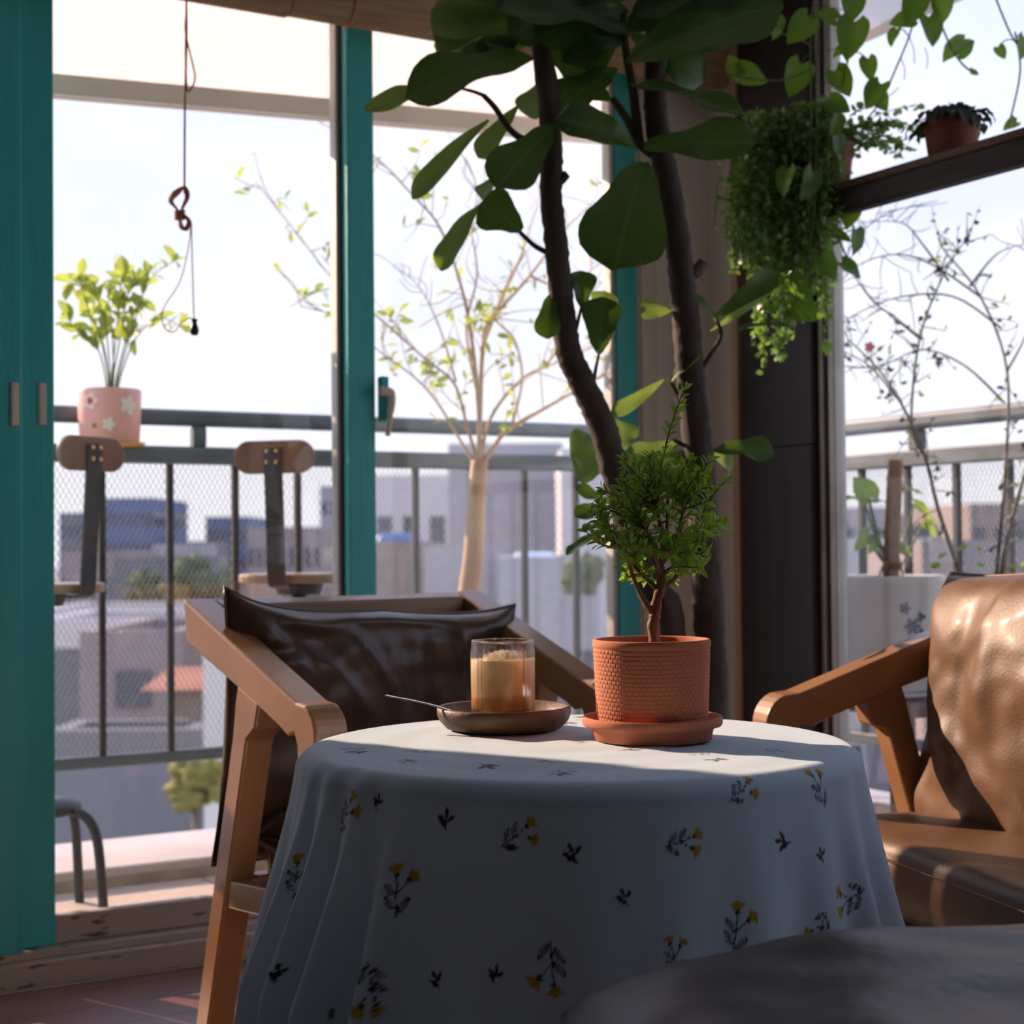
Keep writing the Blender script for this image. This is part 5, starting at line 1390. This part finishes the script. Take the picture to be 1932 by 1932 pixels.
FIC = [  # base, tip, width px, facing, depth shift, underside?
    ((1008, 112), (764, 178), 112, (.1, -1, .5), -.05, 0), ((860, 165), (684, 205), 56, (0, -1, .45), .10, 1), ((922, 226), (776, 372), 46, (-.5, -.7, -.4), .0, 1), ((978, 200), (900, 298), 48, (-.3, -.8, -.3), .08, 1),
    ((1046, 238), (938, 352), 106, (-.1, -1, .25), -.10, 0), ((1045, 140), (985, 215), 62, (.2, -1, -.2), .10, 1), ((1203, 282), (1052, 222), 100, (0, -1, .5), -.08, 0), ((1165, 130), (1040, 210), 92, (0, -1, .3), .0, 0),
    ((1185, 62), (940, 18), 95, (0, -.8, .6), -.15, 0), ((1010, 60), (812, 22), 120, (0, -1, .2), .05, 1), ((985, 110), (815, 90), 95, (0, -.9, -.4), .12, 1), ((1030, 60), (880, -60), 110, (0, -1, .1), .1, 0),
    ((1180, 118), (1475, 2), 150, (.1, -1, .35), -.15, 0), ((1188, 158), (1406, 216), 66, (0, -.8, .9), -.10, 0), ((1215, 278), (1424, 268), 98, (.05, -1, .3), -.12, 0), ((1215, 306), (1160, 502), 168, (-.1, -1, .15), -.12, 0),
    ((985, 434), (905, 385), 104, (-.25, -1, .5), -.02, 0), ((910, 382), (828, 508), 56, (-.6, -.7, -.3), .0, 1), ((935, 335), (905, 375), 40, (0, -1, 0), .1, 1),
    ((1097, 580), (1098, 510), 58, (.2, -1, .1), .0, 0), ((1130, 668), (1138, 560), 80, (-.1, -1, .2), -.03, 0), ((1128, 640), (1140, 548), 60, (.3, -1, 0), .04, 1), ((1042, 552), (1032, 638), 54, (-.4, -1, .2), -.02, 0),
    ((1266, 586), (1206, 580), 42, (0, -.8, -.5), .0, 1), ((1268, 590), (1272, 545), 24, (.6, -.7, 0), .0, 1), ((1346, 602), (1468, 512), 48, (.3, -.9, .2), .0, 0), ((1352, 608), (1308, 552), 16, (.4, -1, .2), -.01, 1), ((1368, 630), (1492, 612), 30, (0, -.4, 1), .0, 0), ((1340, 625), (1465, 530), 30, (.2, -1, -.5), .02, 1),
    ((1263, 722), (1320, 662), 40, (-.7, -.8, .5), -.02, 1), ((1252, 716), (1154, 782), 34, (0, -.9, -.4), .0, 1), ((1174, 850), (1076, 862), 112, (0, -1, -.15), .10, 1), ((1172, 850), (1182, 795), 60, (.2, -1, 0), .12, 1),
    ((1280, 838), (1182, 872), 58, (-.2, -1, .2), .0, 1), ((1300, 850), (1215, 900), 50, (0, -1, .1), .05, 0), ((1345, 850), (1462, 852), 58, (0, -.8, .5), .0, 0), ((1335, 856), (1385, 880), 30, (0, -.9, .3), .03, 1),
    ((1150, 952), (1088, 922), 44, (-.2, -.7, .7), -.05, 0), ((1148, 960), (1084, 972), 40, (-.2, -.9, .5), -.05, 0), ((1140, 1000), (1068, 1045), 30, (-.5, -.6, .5), -.05, 0), ((1142, 996), (1100, 1000), 34, (-.2, -.6, 1), -.03, 0),
    ((1190, 96), (1242, 78), 40, (0, -1, .3), -.05, 1), ((1180, 60), (1360, -70), 130, (.1, -1, .2), -.05, 0), ((1200, 90), (1400, 60), 110, (0, -1, .5), -.02, 0), ((1020, 80), (1120, -40), 120, (0, -1, 0), -.03, 0), ((1120, 60), (1040, -80), 120, (0, -1, .2), -.06, 0), ((1175, 80), (1060, 110), 80, (0, -1, .4), -.05, 0),
    ((1150, 190), (1100, 160), 60, (0, -1, 0), .05, 0), ((1176, 20), (1010, 70), 90, (0, -1, .3), -.1, 0), ((1240, 20), (1330, 90), 90, (.1, -1, .2), .05, 0), ((1235, 60), (1290, -60), 110, (0, -1, 0), .05, 0), ((1000, 40), (905, 120), 70, (0, -1, 0), .06, 0),
    ((1190, 70), (1330, 150), 105, (.1, -1, .3), .02, 0), ((1200, 30), (1440, -40), 140, (0, -1, .3), -.1, 0), ((1060, 30), (1180, -70), 130, (0, -1, .2), .0, 0), ((1030, 20), (830, -70), 140, (0, -1, .2), .02, 0), ((1100, 90), (1190, 20), 110, (0, -1, .1), .04, 0),
    ((1030, 90), (1110, 150), 80, (.1, -1, .1), .03, 0), ((1180, 40), (1090, 120), 100, (0, -1, .2), .02, 0), ((1010, 70), (860, 140), 80, (0, -1, .3), .08, 1), ((1225, 120), (1320, 60), 90, (0, -1, .2), .06, 0), ((960, 30), (815, 70), 90, (0, -1, 0), .1, 1), ((1120, 10), (960, 60), 110, (0, -1, .4), -.05, 0)]
for k, (b_, e_, w_, n_, dy, un_) in enumerate(FIC):
    big = w_ > 55
    rr = random.Random(k)
    leaf_part('leaf', t, MT['ficusl' if un_ else 'ficus'], F(b_[0], b_[1], dy * .3), F(e_[0], e_[1], dy), n_, w_ * YF / FPX, FIDDLE, rr.uniform(.03, .10), rr.uniform(.10, .32), .028 if big else .02, 17, 11, k)

# ------------------------------------------------------------------ shelf across the right window
aS_ = -.15
bs0, bs1 = bof(1500, aS_), 1.9
zlo, zhi = 1.556, 1.622
t = thing('window_shelf', W(aS_ + .07, (bs0 + bs1) / 2, zlo), 'weathered wooden plank shelf hung across the right window', 'shelf')
obj('front_beam', MB().wbox(aS_, aS_ + .028, bs0, bs1, zlo, zhi - .016), MT['plank'], t, bevel=.003)
obj('front_groove', MB().wbox(aS_ - .002, aS_ + .0, bs0, bs1, zlo + .006, zlo + .018), MT['plank'], t)
sb = obj('shelf_board', MB().wbox(aS_ - .006, -.004, bs0, bs1, zhi - .0155, zhi), MT['planktop'], t, bevel=.002)
for b_ in (.42, 1.7):
    obj('bracket', MB().wbox(aS_ + .03, -.001, b_, b_ + .02, zlo, zhi - .016), MT['iron'], t)

# terracotta pot on the shelf
pz = W(aS_ + .075, bof(1808, aS_ + .075), zhi)
kx = FPX / pz.y; r1 = 53 / kx; hp = 78 / kx
t = thing('shelf_pot', pz, 'small terracotta pot with drooping dull leaves on the window shelf', 'potted plant')
obj('pot', MB().lathe([(r1 * .80, 0), (r1 * .83, .003), (r1 * .97, hp * .78), (r1 * 1.0, hp * .8), (r1 * 1.0, hp), (r1 * .93, hp), (r1 * .9, hp * .86), (.0005, hp * .85)], pz, 36), MT['terrad'], t, auto=40)
obj('soil', MB().lathe([(r1 * .9, hp * .87), (.0005, hp * .92)], pz, 20), MT['soil'], t, smooth=True)
rnd = random.Random(8)
for k in range(64):
    a = rnd.uniform(0, 6.28); rr = rnd.uniform(.2, 1.25) * r1
    b_ = pz + V((rr * math.cos(a), rr * math.sin(a), hp * (rnd.uniform(1.12, 1.45) - .28 * rr / r1)))
    e_ = b_ + V((math.cos(a) * rnd.uniform(.012, .028), math.sin(a) * rnd.uniform(.012, .028), rnd.uniform(-.034, .0)))
    leaf_part('leaf', t, MT['dusty'], b_, e_, V((math.cos(a), math.sin(a), .8)), rnd.uniform(.022, .034), HEART, .15, .3, .05, 7, 5, k)
    obj('leaf_stalk', MB().tube(spline([pz + V((rr * .3 * math.cos(a), rr * .3 * math.sin(a), hp * .88)), lerp(pz + UZ * hp, b_, .6) + UZ * .012, b_], 3), .0012, 4), MT['greenstem'], t)

# ------------------------------------------------------------------ trailing small leaved plant hanging from the shelf end
hc = W(aS_ + .03, bof(1570, aS_ + .03), 0); Yh = hc.y
hpz = zhi
t = thing('trailing_ivy', V((hc.x, hc.y, hpz)), 'dense trailing plant of tiny leaves spilling off the shelf end', 'hanging plant')
pr_ = .058
obj('pot', MB().lathe([(pr_ * .75, 0), (pr_ * .8, .003), (pr_ * .98, .085), (pr_, .088), (pr_, .098), (pr_ * .92, .098), (pr_ * .9, .088), (.0005, .086)], V((hc.x, hc.y, hpz)), 28), MT['terrad'], t, auto=40)
rnd = random.Random(77)
Hh = lambda x, y, dy=0: P(x, y, Yh + dy)
orig = V((hc.x, hc.y, hpz + .095))
sm = leaf_shared('leaf', OVAL, MT['small'], .85, 4, 3, .05, .25)
stuff = MB(); stuff.uv = []
ends = []
for k in range(150):
    u = rnd.random()
    x = 1378 + 222 * u ** .95
    # outline of the hanging mass: long on the left, short towards the right
    if x < 1420: yl = (400, 520)
    elif x < 1500: yl = (450, 690)
    elif x < 1570: yl = (380, 600)
    else: yl = (330, 450)
    ends.append((x, rnd.uniform(*yl), rnd.uniform(-.10, .05)))
for k in range(26): ends.append((1560 + 185 * rnd.random(), rnd.uniform(195, 300), rnd.uniform(-.05, .05)))
ends += [(1440, 705, -.06), (1462, 670, -.05), (1556, 660, .0), (1372, 470, -.05), (1348, 432, -.04), (1412, 560, -.05), (1480, 650, -.04)]
lv = []
for (x, y, dy) in ends:
    E = Hh(x, y, dy)
    if y > 320:
        x0 = lerp(x, 1530, .30) + rnd.uniform(-14, 14); T_ = Hh(x0, rnd.uniform(185, 260) + abs(x0 - 1540) * .25, dy * .8)
        M_ = Hh(lerp(x0, x, .8) + rnd.uniform(-8, 8), lerp(250, y, .45), dy)
        pts = spline([orig + rdir(rnd) * .03, T_, M_, E], 9)
    else:
        pts = spline([orig + rdir(rnd) * .03, lerp(orig, E, .6) + UZ * .02, E], 9)
    obj('trailing_stem', MB().tube(pts, .0009, 4), MT['greenstem'], t)
    acc = 0
    for i in range(1, len(pts)):
        d = pts[i] - pts[i - 1]; n_ = max(1, int(d.length / .0075))
        for q_ in range(n_):
            p = pts[i - 1] + d * (q_ + rnd.random()) / n_
            dr = (rdir(rnd, -.1)); L = rnd.uniform(.012, .021)
            lv.append((p, dr, L))
lv.sort(key=lambda q: -q[2] / (q[0].y - (0 if q[0].z > 1.2 else .1)))
for i, (p, dr, L) in enumerate(lv):
    nn = rdir(rnd, .5) + V((-.3, -.5, 0))
    if i < 300: m_, _ = frame(p, dr, nn); inst('leaf', sm, t, m_ @ Matrix.Scale(L, 4))
    else: leaf_mb(stuff, p, p + dr * L, nn, L * .85, OVAL, .05, .25, 0, 4, 3)
o = obj('foliage', stuff, MT['small'], t, smooth=True); o['kind'] = 'stuff'

# ------------------------------------------------------------------ pothos vine along the window top
Yv = Yh - .10
G = lambda x, y, dy=0: P(x, y, Yv + dy)
vb = W(aS_ - .02, bof(1660, aS_), 2.32)
t = thing('pothos_vine', vb, 'pothos vine with heart shaped leaves hanging before the right window', 'hanging plant')
obj('hanging_pot', MB().lathe([(.06, 0), (.065, .003), (.085, .11), (.09, .115), (.09, .13), (.08, .13), (.078, .11), (.0005, .105)], vb, 28), MT['whitepot'], t, auto=40)
for k in range(3):
    a = k * 2.09; obj('hanger_cord', MB().tube([vb + V((.086 * math.cos(a), .086 * math.sin(a), .125)), V((vb.x, vb.y, Z_C))], .0015, 5), MT['jute'], t)
vines = [[(1640, -80), (1560, -50), (1532, 20), (1530, 200), (1528, 330), (1545, 450), (1560, 560)], [(1640, -80), (1570, -60), (1545, 60), (1540, 260), (1535, 400), (1520, 500), (1515, 565)], [(1720, -80), (1735, -20), (1718, 60), (1690, 130), (1665, 185), (1640, 220)], [(1740, -90), (1760, 0), (1790, 80), (1815, 120), (1838, 138)], [(1560, -40), (1600, 20), (1605, 80), (1590, 160)],
         [(1535, 90), (1500, 70), (1450, 60), (1400, 60)], [(1532, 130), (1480, 150), (1430, 150), (1370, 140)], [(1545, 420), (1580, 450), (1605, 500), (1620, 520)], [(1850, -80), (1880, 0), (1910, 70), (1935, 100)], [(1915, 60), (1925, 130), (1910, 210), (1900, 240)]]
for vl in vines:
    obj('vine', MB().tube(spline([G(*p) for p in vl], 8), .0021, 6), MT['greenstem'], t, smooth=True)
for x0, y0, x1, y1 in ((1716, 70, 1725, 120), (1700, 110, 1706, 150), (1745, 90, 1748, 130), (1662, 190, 1695, 165), (1655, 210, 1690, 230), (1600, 20, 1535, 10), (1600, 85, 1540, 100), (1590, 165, 1535, 150)):
    obj('aerial_root', MB().tube(spline([G(x0, y0), G((x0 + x1) / 2 + 4, (y0 + y1) / 2), G(x1, y1)], 4), .0009, 4), MT['twig'], t)
PO = [  # centre px, size px, pointing angle (deg, 0 right, 90 down), tilt
    (1605, 15, 62, 95, .2), (1604, 78, 74, 100, .1), (1588, 98, 40, 150, .8), (1590, 158, 56, 60, .2), (1640, 132, 42, 80, .2), (1648, 182, 54, 120, .4), (1662, 190, 46, 60, .6), (1722, 22, 60, 110, .2), (1700, 40, 46, 170, .3), (1756, 60, 56, 80, .2), (1686, 72, 34, 110, 1.0), (1778, 20, 50, 90, .3), (1800, 98, 56, 140, .6), (1822, 88, 40, -40, .3), (1840, 138, 16, 20, .3), (1928, 92, 44, 100, .6),
    (1506, 58, 62, 130, .1), (1462, 55, 44, 100, .9), (1384, 122, 42, 240, .9), (1420, 145, 58, 20, .5), (1500, 152, 66, 110, .2), (1432, 60, 52, 5, 1.0), (1482, 345, 52, 100, 1.0), (1522, 352, 60, 110, 1.0), (1514, 466, 56, 110, .1), (1562, 506, 52, 60, .1), (1510, 548, 52, 50, .2), (1522, 590, 62, 20, .2), (1604, 412, 46, 110, .3), (1612, 458, 50, 95, .9), (1606, 510, 46, 40, .6), (1588, 448, 40, 20, .8), (1575, 240, 40, 110, .6), (1580, 275, 40, 90, .7), (1585, 200, 44, 30, .4), (1558, 30, 40, 200, .6), (1905, 238, 30, 150, .5), (1560, 660, 24, 100, .6), (1890, 100, 26, 60, .4)]
for k, (x, y, s_, an, tl) in enumerate(PO):
    a = math.radians(an); dx, dy_ = math.cos(a) * s_ / 2, math.sin(a) * s_ / 2
    rr = random.Random(k + 50); dd = rr.uniform(-.05, .04)
    n_ = V((tl * rr.choice((-1, 1)), -1, tl * .6))
    b_ = G(x - dx, y - dy_, dd)
    leaf_part('leaf', t, MT['pothos'], b_, G(x + dx, y + dy_, dd + rr.uniform(-.01, .01)), n_, s_ * .86 * Yv / FPX, HEART, rr.uniform(.04, .12), rr.uniform(.1, .3), .02, 11, 9, k)
    near = min((p for vl in vines for p in spline([G(*q) for q in vl], 8)), key=lambda p: (p - b_).length)
    if (near - b_).length < .16:
        obj('leaf_stalk', MB().tube(spline([near, lerp(near, b_, .5) + UZ * .008, b_], 3), .0014, 5), MT['greenstem'], t)
